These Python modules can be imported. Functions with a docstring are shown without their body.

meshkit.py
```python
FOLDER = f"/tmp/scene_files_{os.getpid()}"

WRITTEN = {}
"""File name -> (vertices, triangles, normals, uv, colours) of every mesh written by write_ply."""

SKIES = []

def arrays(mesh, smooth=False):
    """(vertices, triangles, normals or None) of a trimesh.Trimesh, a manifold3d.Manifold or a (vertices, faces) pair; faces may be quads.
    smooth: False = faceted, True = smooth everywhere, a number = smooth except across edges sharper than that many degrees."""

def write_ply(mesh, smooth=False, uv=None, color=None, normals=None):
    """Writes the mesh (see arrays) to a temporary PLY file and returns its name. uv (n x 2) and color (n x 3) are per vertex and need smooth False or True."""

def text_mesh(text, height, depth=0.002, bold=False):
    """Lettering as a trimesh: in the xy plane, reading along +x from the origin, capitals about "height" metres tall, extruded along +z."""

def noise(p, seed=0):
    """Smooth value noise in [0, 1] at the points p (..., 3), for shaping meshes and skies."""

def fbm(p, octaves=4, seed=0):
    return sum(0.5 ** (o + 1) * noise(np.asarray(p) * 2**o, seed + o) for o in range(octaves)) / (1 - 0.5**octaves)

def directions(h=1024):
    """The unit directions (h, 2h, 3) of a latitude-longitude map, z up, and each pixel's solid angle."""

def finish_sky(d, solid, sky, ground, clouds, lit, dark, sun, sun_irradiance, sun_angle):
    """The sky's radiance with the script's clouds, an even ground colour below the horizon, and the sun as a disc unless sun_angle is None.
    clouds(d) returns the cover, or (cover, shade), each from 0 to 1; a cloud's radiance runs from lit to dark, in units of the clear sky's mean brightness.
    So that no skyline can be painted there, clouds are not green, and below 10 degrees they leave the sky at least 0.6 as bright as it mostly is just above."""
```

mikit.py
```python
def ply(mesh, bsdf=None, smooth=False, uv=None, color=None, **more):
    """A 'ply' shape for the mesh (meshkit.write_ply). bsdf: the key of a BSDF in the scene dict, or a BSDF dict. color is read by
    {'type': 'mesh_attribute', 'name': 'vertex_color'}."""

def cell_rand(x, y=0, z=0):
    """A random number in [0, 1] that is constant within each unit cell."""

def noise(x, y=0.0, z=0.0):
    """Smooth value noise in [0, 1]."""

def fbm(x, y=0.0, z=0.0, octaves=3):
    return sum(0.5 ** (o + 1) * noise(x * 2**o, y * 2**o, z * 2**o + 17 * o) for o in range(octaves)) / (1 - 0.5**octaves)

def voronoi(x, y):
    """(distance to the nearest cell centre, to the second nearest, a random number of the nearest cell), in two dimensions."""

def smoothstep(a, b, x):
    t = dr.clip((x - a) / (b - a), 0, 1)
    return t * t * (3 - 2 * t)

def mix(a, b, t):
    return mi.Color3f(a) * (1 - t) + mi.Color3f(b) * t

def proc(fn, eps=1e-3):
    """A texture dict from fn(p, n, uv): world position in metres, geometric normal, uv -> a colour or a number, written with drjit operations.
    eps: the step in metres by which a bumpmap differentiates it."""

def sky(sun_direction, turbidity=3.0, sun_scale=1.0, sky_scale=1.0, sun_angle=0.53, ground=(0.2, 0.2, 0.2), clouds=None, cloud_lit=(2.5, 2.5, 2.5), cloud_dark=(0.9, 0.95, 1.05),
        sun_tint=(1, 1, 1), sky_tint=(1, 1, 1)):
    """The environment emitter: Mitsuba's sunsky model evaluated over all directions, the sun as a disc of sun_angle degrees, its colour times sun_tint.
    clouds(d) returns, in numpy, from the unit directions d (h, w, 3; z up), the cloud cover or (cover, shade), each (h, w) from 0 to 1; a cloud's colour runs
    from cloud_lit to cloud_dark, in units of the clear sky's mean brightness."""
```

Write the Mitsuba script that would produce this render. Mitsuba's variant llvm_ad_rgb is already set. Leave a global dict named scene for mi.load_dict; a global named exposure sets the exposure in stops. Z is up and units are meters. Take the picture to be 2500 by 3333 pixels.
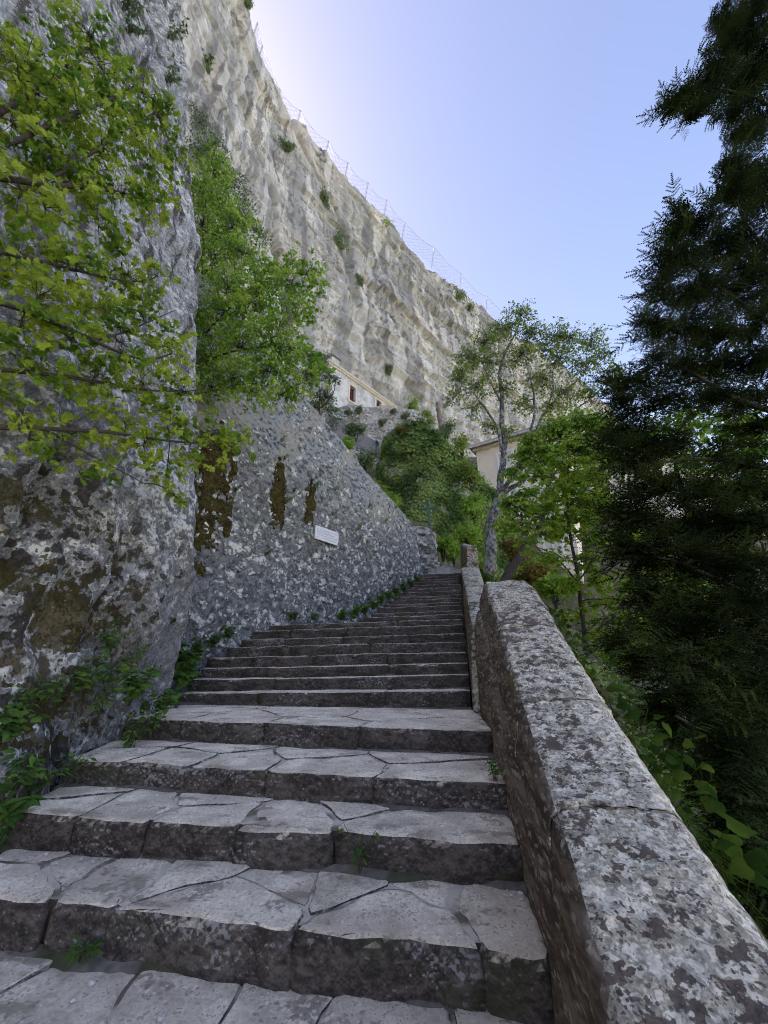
import math, random
import numpy as np, trimesh, shapely
import drjit as dr
import mitsuba as mi, mikit, meshkit
from mikit import proc, noise, fbm, voronoi, smoothstep, mix, cell_rand
from meshkit import fbm as nfbm, noise as nnoise
from scipy.interpolate import CubicSpline

scene, labels = {}, {}
T4 = mi.ScalarTransform4f

# ------------------------------------------------------------------ camera, sky, exposure
PITCH, YAW = math.radians(20.4013), math.radians(8.8)          # looking up the flight, a little left of its axis
FWD = np.array([-math.sin(YAW)*math.cos(PITCH), math.cos(YAW)*math.cos(PITCH), math.sin(PITCH)])
scene['camera'] = {'type': 'perspective', 'fov_axis': 'x', 'fov': 2*math.degrees(math.atan(1250/1300)), 'near_clip': 0.05, 'far_clip': 20000.0,
                   'to_world': T4().look_at(origin=[0, 0, 0], target=FWD.tolist(), up=[0, 0, 1])}
SUN = [-0.575, 0.280, 0.770]                                    # behind the cliff top, ahead and to the left: the stairs lie in its shade
scene['sky'] = mikit.sky(SUN, turbidity=3.0, ground=(0.24, 0.24, 0.20), sky_tint=(1.46, 1.03, 0.90))
exposure = 3.52

# ------------------------------------------------------------------ helpers
RNG = np.random.default_rng(7)
USED = {}
def key_of(name):
    n = USED.get(name, 0); USED[name] = n + 1
    return name if n == 0 else f'{name}_{n:03d}'
def tag(k, label=None, cat=None, group=None, kind=None):
    d = labels.setdefault(k, {})
    for a, v in (('label', label), ('category', cat), ('group', group), ('kind', kind)):
        if v: d[a] = v
    return k
def thing(name, label, cat, group=None, kind=None):
    return tag(key_of(name), label, cat, group, kind)
def put(parent, name, mesh, bsdf, smooth=False, label=None, kind=None, **kw):
    k = key_of(f'{parent}__{name}' if parent else name)
    scene[k] = mikit.ply(mesh, bsdf, smooth=smooth, **kw)
    if label or kind: tag(k, label, kind=kind)
    return k
def put_copy(parent, name, shape, M):
    k = key_of(f'{parent}__{name}')
    scene[k] = {**shape, 'to_world': T4(M.tolist())}
    return k
def one(name, mesh, bsdf, label, cat, smooth=False, group=None, kind=None, **kw):
    k = key_of(name); scene[k] = mikit.ply(mesh, bsdf, smooth=smooth, **kw)
    return tag(k, label, cat, group, kind)

def unit(v):
    v = np.asarray(v, float); return v/np.maximum(np.linalg.norm(v, axis=-1, keepdims=True), 1e-9)
def join(parts):
    vs, fs, o = [], [], 0
    for v, f in parts:
        vs.append(v); fs.append(np.asarray(f)+o); o += len(v)
    return np.vstack(vs), np.vstack(fs)
def grid_faces(n, m, closed_m=False):
    i, j = np.meshgrid(np.arange(n-1), np.arange(m if closed_m else m-1), indexing='ij')
    a = i*m+j; b = i*m+(j+1) % m; c = (i+1)*m+(j+1) % m; d = (i+1)*m+j
    return np.vstack([np.stack([a, b, c], -1).reshape(-1, 3), np.stack([a, c, d], -1).reshape(-1, 3)])
def tube(pts, rad, k=6, cap=True):
    pts = np.asarray(pts, float); rad = np.broadcast_to(rad, len(pts))
    t = unit(np.gradient(pts, axis=0)); ref = np.array([0.31, 0.2, 0.93])
    x = unit(np.cross(t, ref)); y = np.cross(t, x)
    a = np.arange(k)*2*np.pi/k
    v = (pts[:, None]+rad[:, None, None]*(np.cos(a)[None, :, None]*x[:, None]+np.sin(a)[None, :, None]*y[:, None])).reshape(-1, 3)
    f = grid_faces(len(pts), k, True)[:, ::-1]
    if cap:
        v = np.vstack([v, pts[-1:], pts[:1]]); n = len(v)
        i = np.arange(k); l = (len(pts)-1)*k
        f = np.vstack([f, np.stack([l+i, l+(i+1) % k, np.full(k, n-2)], -1), np.stack([(i+1) % k, i, np.full(k, n-1)], -1)])
    return v, f
def wiggle(pts, n, amp, seed):
    pts = np.asarray(pts, float); s = np.r_[0, np.cumsum(np.linalg.norm(np.diff(pts, axis=0), axis=1))]
    u = np.linspace(0, s[-1], n)
    c = CubicSpline(s, pts)(u) if len(pts) > 2 else np.stack([np.interp(u, s, pts[:, q]) for q in range(3)], 1)
    off = np.stack([nfbm(np.c_[u*1.7, u*0+seed*3.1, u*0+q*9.7], 3, seed) for q in range(3)], 1)-0.5
    w = np.minimum(1, np.minimum(u, s[-1]-u)/(0.15*s[-1]+1e-6))
    return c+off*amp*w[:, None]
def box_mesh(x0, x1, y0, y1, z0, z1, bev=0.0):
    m = trimesh.creation.box(bounds=[[x0, y0, z0], [x1, y1, z1]])
    if bev:
        c = np.array([(x0+x1)/2, (y0+y1)/2, (z0+z1)/2]); h = np.array([x1-x0, y1-y0, z1-z0])/2
        pts = []
        for s in np.array(np.meshgrid([-1, 1], [-1, 1], [-1, 1])).T.reshape(-1, 3):
            for q in range(3):
                hh = h-bev; hh = hh.copy(); hh[q] = h[q]; pts.append(c+s*hh)
        m = trimesh.convex.convex_hull(np.array(pts))
    return m
def vf(m): return np.asarray(m.vertices), np.asarray(m.faces)
def basis(normal, tip):
    n = unit(normal); y = unit(tip-n*np.sum(tip*n, -1, keepdims=True)); x = np.cross(y, n)
    return np.stack([x, y, n], -1)
def spread(template, R, s, pos):
    """copies of one template (v, f) under rotations R (k,3,3), sizes s (k) and positions"""
    v, f = template
    V = np.einsum('kij,nj->kni', R*s[:, None, None], v)+pos[:, None]
    F = f[None]+(np.arange(len(pos))*len(v))[:, None, None]
    return V.reshape(-1, 3), F.reshape(-1, 3)

# ------------------------------------------------------------------ materials
def mat(name, col, rough=0.85, bump=None, bscale=0.01, spec=0.25, eps=2e-3, **kw):
    b = {'type': 'principled', 'base_color': proc(col) if callable(col) else {'type': 'rgb', 'value': list(col)}, 'roughness': rough, 'specular': spec, **kw}
    if bump: b = {'type': 'bumpmap', 'arbitrary': proc(bump, eps), 'scale': bscale, 'bsdf': b}
    scene[name] = {'type': 'twosided', 'bsdf': b}
    return name
def leafmat(name, c0, c1, scale=9.0, trans=0.9, rough=0.45):
    scene[name] = {'type': 'principledthin', 'base_color': proc(lambda p, n, uv: mix(c0, c1, smoothstep(0.25, 0.75, noise(p.x*scale, p.y*scale, p.z*scale)))),
                   'roughness': rough, 'diff_trans': trans, 'eta': 1.4}
    return name

WARM = (1.10, 1.01, 0.86)
def warm(c): return c*mi.Color3f(*WARM)
def cool(c): return c*mi.Color3f(1.0, 1.0, 0.96)
def c_step(p, n, uv):
    a = fbm(p.x*7, p.y*7, p.z*7, 4); b = fbm(p.x*45, p.y*45, p.z*45, 3); g = noise(p.x*2.1, p.y*2.1, p.z*3); e = noise(p.x*130, p.y*130, p.z*130)
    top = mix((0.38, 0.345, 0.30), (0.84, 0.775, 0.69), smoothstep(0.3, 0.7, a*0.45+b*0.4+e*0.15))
    top = mix(top, (0.54, 0.47, 0.43), smoothstep(0.45, 0.7, g)*0.45)
    top = mix(top, (0.20, 0.175, 0.15), smoothstep(0.56, 0.74, fbm(p.x*5, p.y*11, p.z*5+7, 4)+(b-0.5)*0.45)*0.7)
    top = mix(top, (0.20, 0.18, 0.165), smoothstep(0.60, 0.66, b*0.6+e*0.4)*0.6); top = mix(top, (0.82, 0.80, 0.77), smoothstep(0.62, 0.68, fbm(p.x*70+5, p.y*70, p.z*70, 2)*0.6+a*0.4)*0.6)
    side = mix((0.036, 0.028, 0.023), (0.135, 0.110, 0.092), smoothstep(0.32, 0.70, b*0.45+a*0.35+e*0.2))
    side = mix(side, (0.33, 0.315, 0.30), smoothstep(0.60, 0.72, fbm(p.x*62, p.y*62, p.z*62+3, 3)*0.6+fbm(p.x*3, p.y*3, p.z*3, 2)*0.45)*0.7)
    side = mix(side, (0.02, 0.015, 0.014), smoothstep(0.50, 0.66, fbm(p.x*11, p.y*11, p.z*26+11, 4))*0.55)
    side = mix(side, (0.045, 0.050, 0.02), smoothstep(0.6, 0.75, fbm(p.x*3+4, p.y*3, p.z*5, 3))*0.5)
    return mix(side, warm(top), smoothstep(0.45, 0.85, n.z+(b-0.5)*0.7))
def b_rough(p, n, uv): return fbm(p.x*22, p.y*22, p.z*22, 4)
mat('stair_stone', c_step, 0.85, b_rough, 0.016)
def c_bed(p, n, uv):
    a = fbm(p.x*9, p.y*9, p.z*9, 4)
    c = mix((0.15, 0.13, 0.11), (0.52, 0.49, 0.455), smoothstep(0.28, 0.60, a))
    c = mix(c, (0.05, 0.055, 0.018), smoothstep(0.55, 0.7, fbm(p.x*5+9, p.y*5, p.z*5, 3))*0.7)
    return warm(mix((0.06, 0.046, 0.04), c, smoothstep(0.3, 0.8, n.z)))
mat('riser_soil', lambda p, n, uv: mix(mix((0.06, 0.047, 0.037), (0.24, 0.21, 0.18), fbm(p.x*30, p.y*30, p.z*30, 4)), (0.045, 0.05, 0.014), smoothstep(0.5, 0.62, fbm(p.x*4, p.y*4, p.z*4, 3))*0.7), 1.0, b_rough, 0.02)
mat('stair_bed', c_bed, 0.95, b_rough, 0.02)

def lichen(p, s=1.0):
    """grey stone under crusts of lichen: pale rosettes, dark brown gaps"""
    x, y, z = p.x*s, p.y*s, p.z*s
    wx = x+0.05*noise(x*24, y*24, z*24); wy = y+0.05*noise(y*24+3, z*24, x*24); wz = z+0.05*noise(z*24, x*24+5, y*24)
    a = fbm(wx*10, wy*10, wz*10, 4); b = fbm(x*45, y*45, z*45, 3); c = fbm(wx*17+5, wy*17, wz*17, 3); d = fbm(x*2.2, y*2.2, z*2.2, 3)
    col = mix((0.27, 0.262, 0.235), (0.47, 0.455, 0.42), smoothstep(0.35, 0.65, b))
    col = mix(col, (0.66, 0.65, 0.62), smoothstep(0.53, 0.58, c)*(0.55+0.45*b))
    dark = smoothstep(0.525, 0.585, a*0.62+d*0.38+(b-0.5)*0.35)
    return mix(col, mix((0.055, 0.042, 0.042), (0.11, 0.09, 0.085), b), dark*0.95)
def c_parapet(p, n, uv):
    top = lichen(p, 2.5)
    e = noise(p.x*170, p.y*170, p.z*170); top = top*(0.72+0.5*e)
    top = mix(top, (0.04, 0.035, 0.035), smoothstep(0.66, 0.72, fbm(p.x*60, p.y*60, p.z*60, 3))*0.7)
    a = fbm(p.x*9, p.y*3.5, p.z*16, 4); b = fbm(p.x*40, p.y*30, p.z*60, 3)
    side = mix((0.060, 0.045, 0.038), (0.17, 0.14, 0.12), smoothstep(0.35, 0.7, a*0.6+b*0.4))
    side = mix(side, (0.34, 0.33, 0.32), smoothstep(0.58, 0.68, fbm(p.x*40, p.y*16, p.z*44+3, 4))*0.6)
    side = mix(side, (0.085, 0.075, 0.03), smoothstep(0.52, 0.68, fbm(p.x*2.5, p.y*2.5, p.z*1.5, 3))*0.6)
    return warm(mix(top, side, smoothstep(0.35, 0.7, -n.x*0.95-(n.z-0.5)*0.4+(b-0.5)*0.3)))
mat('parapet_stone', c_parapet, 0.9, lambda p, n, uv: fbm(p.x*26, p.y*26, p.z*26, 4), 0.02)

def c_rock(p, n, uv):
    # streaks run down the face; pale crust and black algae in patches, moss low down
    u, v = p.y, p.z
    w = noise(p.x*3, p.y*3, p.z*2)
    a = fbm(u*19+w, v*16, p.x*17, 4); b = fbm(u*70, v*60, p.x*65, 3); s = fbm(u*9.0+0.6*w, v*1.3, p.x*2, 4); d = fbm(p.x*1.1, p.y*1.1, p.z*1.1, 3); e = fbm(u*34+3, v*30, p.x*32, 3)
    hi = smoothstep(1.2, 4.5, p.z); low = smoothstep(2.6, 0.6, p.z+(d-0.5)*3.0); nose = smoothstep(3.1, 3.9, p.y+(d-0.5)*1.2)
    col = mix(mix((0.10, 0.10, 0.108), (0.15, 0.152, 0.17), hi), mix((0.30, 0.30, 0.315), (0.44, 0.445, 0.47), hi), smoothstep(0.34, 0.66, a*0.35+b*0.4+e*0.25))
    col = mix(col, (0.62, 0.625, 0.62), smoothstep(0.52, 0.60, a*0.40+e*0.45+(d-0.5)*0.35+low*(1-nose)*0.035+0.07)*0.75)
    col = mix(col, (0.022, 0.018, 0.016), smoothstep(0.50, 0.55, fbm(u*11+5, v*12, p.x*11, 4)*0.55+e*0.2+d*0.25+low*0.02-nose*0.06)*0.94*(0.30+0.70*low))
    col = mix(col, (0.035, 0.027, 0.026), smoothstep(0.56, 0.64, s+(b-0.5)*0.45)*0.85*hi)
    col = mix(col, mix((0.020, 0.017, 0.006), (0.07, 0.058, 0.018), b), low*(1-nose*0.7)*smoothstep(0.53, 0.58, fbm(p.x*2.2+3, p.y*2.4, p.z*3.4, 4)+(e-0.5)*0.75)*0.9)
    return cool(mix(col, (0.22, 0.17, 0.10), smoothstep(0.66, 0.78, fbm(p.x*1.4+9, p.y*1.4, p.z*1.4, 3)+(b-0.5)*0.4)*0.3))
mat('rock_face_stone', c_rock, 0.9, lambda p, n, uv: fbm(p.x*16, p.y*16, p.z*13, 4), 0.035, eps=4e-3)

def c_cliff(p, n, uv):
    s = uv.x*120.0; z = p.z            # uv.x runs along the face
    w = fbm(s*0.10, z*0.10, 0, 3)
    a = fbm(s*0.22+w*2, z*0.16, 3, 5); st = fbm(s*0.55+w*3, z*0.035, 8, 4); fine = fbm(s*2.2, z*1.5, 1, 4)
    col = mix((0.34, 0.335, 0.32), (0.62, 0.61, 0.585), smoothstep(0.35, 0.65, a*0.4+fine*0.6))
    col = mix(col, (0.21, 0.225, 0.245), smoothstep(0.47, 0.62, st*0.75+a*0.25+(fine-0.5)*0.4)*0.75)
    col = mix(col, (0.53, 0.475, 0.40), smoothstep(0.60, 0.76, fbm(s*0.13+7, z*0.11, 5, 4)+(fine-0.5)*0.3)*0.5)
    col = mix(col, (0.13, 0.13, 0.138), smoothstep(0.54, 0.62, fbm(s*1.1+w*2, z*0.05, 21, 4)*0.8+(fine-0.5)*0.35+0.1)*0.7*smoothstep(0.40, 0.55, fbm(s*0.05, z*0.06, 33, 2)))
    col = mix(col, (0.15, 0.152, 0.16), smoothstep(0.47, 0.60, fbm(s*1.4+w*2, z*0.045, 91, 4)+(fine-0.5)*0.25)*0.75*smoothstep(54, 57, z)*smoothstep(74, 66, z)*smoothstep(112, 120, s)*smoothstep(170, 150, s))
    bd = z+0.10*s*0+w*3; col = mix(col, (0.20, 0.195, 0.19), smoothstep(0.60, 0.68, fbm(s*0.03, bd*0.9, 41, 3)+(fine-0.5)*0.3)*0.5*smoothstep(90, 130, s))
    col = mix(col, (0.13, 0.125, 0.12), smoothstep(0.64, 0.72, fbm(s*1.3, z*1.1, 17, 4))*0.6)
    col = mix(col, (0.70, 0.69, 0.67), smoothstep(0.58, 0.7, fbm(s*0.8, z*0.12, 12, 4))*0.45)
    l1 = fbm(s*0.03, z*0.42+w*2, 51, 3); l2 = fbm(s*0.02+3, z*1.0+w*3, 57, 3); l3 = fbm((s+z*0.6)*0.16+w*2, z*0.03, 63, 3)
    brk = smoothstep(0.42, 0.58, fbm(s*0.22, z*0.22, 71, 3))
    for l, wd, am in ((l1, 0.010, 0.75), (l2, 0.016, 0.5), (l3, 0.008, 0.8)): col = mix(col, (0.10, 0.095, 0.09), smoothstep(wd, 0.0, dr.abs(l-0.5))*am*brk)
    crack = fbm(s*0.5+w*4, z*0.9, 4, 4)
    return mix(col, (0.15, 0.14, 0.13), smoothstep(0.035, 0.0, dr.abs(crack-0.5))*0.55*smoothstep(0.45, 0.6, a+0.05))
mat('cliff_stone', c_cliff, 0.95, lambda p, n, uv: fbm(p.x*2.2, p.y*2.2, p.z*2.2, 5), 0.16, eps=2e-2)

def c_mortar(p, n, uv):
    a = fbm(p.x*12, p.y*12, p.z*12, 4); b = fbm(p.x*55, p.y*55, p.z*55, 3); d = fbm(p.x*0.7, p.y*0.7, p.z*0.7, 3)
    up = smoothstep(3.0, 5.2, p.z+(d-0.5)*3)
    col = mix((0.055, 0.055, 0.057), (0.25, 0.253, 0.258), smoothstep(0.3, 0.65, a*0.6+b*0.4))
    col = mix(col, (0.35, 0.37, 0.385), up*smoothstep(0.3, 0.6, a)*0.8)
    col = mix(col, (0.40, 0.36, 0.31), up*smoothstep(0.55, 0.7, fbm(p.x*1.1+5, p.y*1.1, p.z*0.6, 3))*0.6)
    return cool(col)
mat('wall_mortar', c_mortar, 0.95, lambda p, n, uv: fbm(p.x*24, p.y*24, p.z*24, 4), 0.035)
def c_rubble(p, n, uv):
    k = noise(p.x*7, p.y*7, p.z*7); b = fbm(p.x*30, p.y*30, p.z*30, 3)
    col = mix((0.14, 0.14, 0.145), (0.68, 0.68, 0.67), smoothstep(0.36, 0.68, k*0.5+b*0.5))
    return cool(mix(col, (0.09, 0.085, 0.09), smoothstep(0.6, 0.72, fbm(p.x*16, p.y*16, p.z*16+4, 3))*0.7))
mat('rubble_stone', c_rubble, 0.9)
def c_moss(p, n, uv):
    b = fbm(p.x*40, p.y*40, p.z*40, 3)
    return mix((0.018, 0.015, 0.005), (0.10, 0.078, 0.022), smoothstep(0.3, 0.7, b*0.6+fbm(p.x*9, p.y*9, p.z*9, 3)*0.4))
mat('moss', c_moss, 1.0, lambda p, n, uv: fbm(p.x*45, p.y*45, p.z*45, 3), 0.03)
def c_ground(p, n, uv):
    a = fbm(p.x*1.5, p.y*1.5, p.z*1.5, 4); b = fbm(p.x*12, p.y*12, p.z*12, 3); f = fbm(p.x*0.02, p.y*0.02, 3, 4)
    near = mix((0.05, 0.042, 0.030), (0.10, 0.10, 0.045), smoothstep(0.35, 0.65, a*0.6+b*0.4))
    near = mix(near, (0.26, 0.25, 0.23), smoothstep(0.58, 0.7, fbm(p.x*4, p.y*4, p.z*4, 4))*0.5)
    far = mix((0.10, 0.13, 0.05), (0.42, 0.38, 0.26), smoothstep(0.45, 0.6, f))
    return mix(near, far, smoothstep(40, 140, dr.sqrt(p.x*p.x+p.y*p.y)))
mat('hillside_soil', c_ground, 1.0)
def c_plaster(p, n, uv):
    a = fbm(p.x*0.9, p.y*0.9, p.z*0.5, 4); b = fbm(p.x*6, p.y*6, p.z*3, 3)
    return mix((0.36, 0.36, 0.365), (0.64, 0.63, 0.62), smoothstep(0.3, 0.65, a*0.6+b*0.4))
mat('chapel_plaster', c_plaster, 0.9)
mat('cream_trim', lambda p, n, uv: mix((0.55, 0.50, 0.40), (0.68, 0.63, 0.53), fbm(p.x*3, p.y*3, p.z*3, 3)), 0.9)
mat('ochre_plaster', lambda p, n, uv: mix((0.66, 0.57, 0.47), (0.75, 0.68, 0.59), fbm(p.x*0.7, p.y*0.7, p.z*0.4, 4)), 0.9)
mat('red_wood', (0.16, 0.045, 0.04), 0.6)
mat('dark_glass', (0.02, 0.02, 0.025), 0.15, spec=0.6)
mat('pale_blind', (0.56, 0.53, 0.49), 0.6)
mat('roof_tile', lambda p, n, uv: mix((0.28, 0.22, 0.18), (0.40, 0.33, 0.27), fbm(p.x*2, p.y*2, p.z*2, 3)), 0.9)
mat('white_frame', (0.72, 0.72, 0.74), 0.7)
mat('grey_shutter', (0.42, 0.46, 0.50), 0.7)
def c_pwall(p, n, uv):
    a = fbm(p.x*3, p.y*3, p.z*3, 4); b = fbm(p.x*14, p.y*14, p.z*14, 3)
    return mix((0.24, 0.235, 0.24), (0.46, 0.45, 0.44), smoothstep(0.3, 0.7, a*0.5+b*0.5))
mat('old_render', c_pwall, 0.95)
def c_terr(p, n, uv):
    a = fbm(p.x*1.4, p.y*1.4, p.z*1.4, 4); b = fbm(p.x*7, p.y*7, p.z*7, 3)
    c = mix((0.20, 0.195, 0.19), (0.55, 0.53, 0.52), smoothstep(0.35, 0.65, a*0.4+b*0.6))
    return mix(c, (0.36, 0.27, 0.12), smoothstep(0.58, 0.7, fbm(p.x*0.6+2, p.y*0.6, p.z*0.5, 3))*0.7)
mat('terrace_rubble', c_terr, 0.95, lambda p, n, uv: fbm(p.x*5, p.y*5, p.z*5, 4), 0.15, eps=1e-2)
mat('cross_paint', lambda p, n, uv: mix((0.035, 0.075, 0.085), (0.10, 0.16, 0.17), fbm(p.x*9, p.y*9, p.z*4, 3)), 0.6)
mat('plaque_marble', lambda p, n, uv: mix((0.66, 0.66, 0.70), (0.80, 0.80, 0.82), fbm(p.x*6, p.y*6, p.z*6, 3)), 0.6)
mat('weathered_timber', lambda p, n, uv: mix((0.10, 0.08, 0.07), (0.24, 0.20, 0.17), fbm(p.x*4, p.y*4, p.z*1.0, 4)), 0.9)
mat('engraving', (0.40, 0.40, 0.44), 0.8)
mat('galvanised', (0.42, 0.42, 0.50), 0.5)
def c_bark(p, n, uv):
    b = fbm(p.x*9, p.y*9, p.z*5, 4)
    return mix((0.045, 0.038, 0.035), (0.085, 0.072, 0.065), b)
mat('dark_bark', c_bark, 0.95)
def c_palebark(p, n, uv):
    b = fbm(p.x*5, p.y*5, p.z*3, 4); c = fbm(p.x*20, p.y*20, p.z*11, 4)
    low = smoothstep(7.0, 3.5, p.z)
    return mix((0.09, 0.08, 0.078), (0.36, 0.37, 0.36), smoothstep(0.42, 0.66, b*0.35+c*0.65+low*0.05-0.02))
mat('lichened_bark', c_palebark, 0.95)

leafmat('maple_leaf', (0.15, 0.27, 0.035), (0.50, 0.60, 0.09), 6, 1.1)
leafmat('maple_leaf_deep', (0.20, 0.36, 0.05), (0.50, 0.66, 0.12), 4, 1.1)
leafmat('sapling_leaf', (0.23, 0.37, 0.045), (0.34, 0.47, 0.06), 6, 1.0)
leafmat('sage_leaf', (0.15, 0.21, 0.10), (0.26, 0.33, 0.17), 4, 0.8)
leafmat('olive_leaf', (0.19, 0.29, 0.055), (0.36, 0.45, 0.09), 3, 0.9)
leafmat('shade_leaf', (0.18, 0.33, 0.05), (0.44, 0.60, 0.11), 4, 0.9)
leafmat('herb_leaf', (0.07, 0.15, 0.035), (0.15, 0.25, 0.055), 12, 0.8)
leafmat('ivy_leaf', (0.12, 0.21, 0.06), (0.38, 0.50, 0.17), 1.3, 0.8)
leafmat('ivy_gloss', (0.028, 0.06, 0.012), (0.08, 0.125, 0.018), 9, 0.7, 0.28)
leafmat('yew_needle', (0.016, 0.027, 0.012), (0.060, 0.085, 0.028), 4, 0.5, 0.5)
leafmat('yew_lit_shoot', (0.06, 0.085, 0.018), (0.17, 0.20, 0.04), 6, 0.6, 0.5)  # paler yellow green: new growth, plus light on the tips painted into the colour
leafmat('dry_leaf', (0.17, 0.15, 0.05), (0.33, 0.24, 0.08), 3, 0.9)

# ------------------------------------------------------------------ terrain
def zs(y): return np.interp(y, [-30, -4, 1.4, 5.2, 14, 20, 25, 28, 32, 45, 60, 110, 400], [-9, -2.6, -1.35, -0.75, 2.5, 3.6, 5.5, 9.5, 16.5, 24, 27, 30, 30])
def wall_side(x, y):                    # metres to the left of the retaining wall's line
    return -((x+0.80)*0.891-(y-13.9)*0.454)
def gz(x, y):
    x0 = np.where(y < 24, 0.9, 0.9+0.35*(y-24))
    z = zs(y)-0.35-0.30*np.maximum(0, x-x0)-0.32*np.clip(x-x0-0.8, 0, 12)
    left = np.clip((wall_side(x, y)-0.25)/1.6, 0, 1)*np.clip((y-7.0)/3, 0, 1)*np.clip((26-y)/8, 0, 1)
    z = z+left*3.2*np.clip((y-6)/6, 0, 1)
    z = np.maximum(z, -70-0.02*np.hypot(x, y))
    return z
def sheet_axis(lo, hi, fine, near, far):
    a = np.arange(lo, hi+fine/2, fine); g = near; neg, pos = [], []
    p = hi
    while p < far: p += g; g *= 1.35; pos.append(p)
    g, p = near, lo
    while p > -far: p -= g; g *= 1.35; neg.append(p)
    return np.r_[neg[::-1], a, pos]
gx = sheet_axis(-7, 14, 0.25, 0.5, 5000); gy = sheet_axis(-1, 34, 0.3, 0.6, 6000)
X, Y = np.meshgrid(gx, gy, indexing='ij')
rn = (nfbm(np.stack([X*0.6, Y*0.6, X*0], -1), 4, 3)-0.5)*np.clip(np.abs(X-(-0.8))-2.4, 0, 1)*0.9
put(None, 'hillside', (np.stack([X, Y, gz(X, Y)+rn], -1).reshape(-1, 3), grid_faces(len(gx), len(gy))), 'hillside_soil', smooth=True)
tag('hillside', 'brown and green earth slope falling away to the right of the stairs', kind='structure')

# ------------------------------------------------------------------ cliff
cp = np.array([(-40, -70), (-26, -25), (-21.5, 2), (-20.6, 20.8), (-20.9, 26.1), (-20.0, 29.5), (-17.1, 34.4), (-13.8, 40.0), (-9.8, 45.9), (-5.2, 52.4), (0.3, 59.6), (6.6, 66.4), (13.1, 74.1), (26.4, 86), (39.1, 99.9), (52.4, 115), (81.7, 145), (130, 182), (210, 230)], float)
cs = np.r_[0, np.cumsum(np.linalg.norm(np.diff(cp, axis=0), axis=1))]
from scipy.interpolate import PchipInterpolator
cf = PchipInterpolator(cs, cp)
def cliff_frame(s):
    p = cf(s); t = unit(cf(s+0.5)-cf(s-0.5)); return p, np.stack([t[:, 1], -t[:, 0]], -1)      # plan point, outward normal
S0, S1 = 0.0, cs[-1]
su = np.concatenate([np.linspace(S0, cs[2], 20)[:-1], np.linspace(cs[2], cs[12], 430)[:-1], np.linspace(cs[12], S1, 170)])
NZ = 250
zu = np.linspace(-6, 75, NZ)
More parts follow.
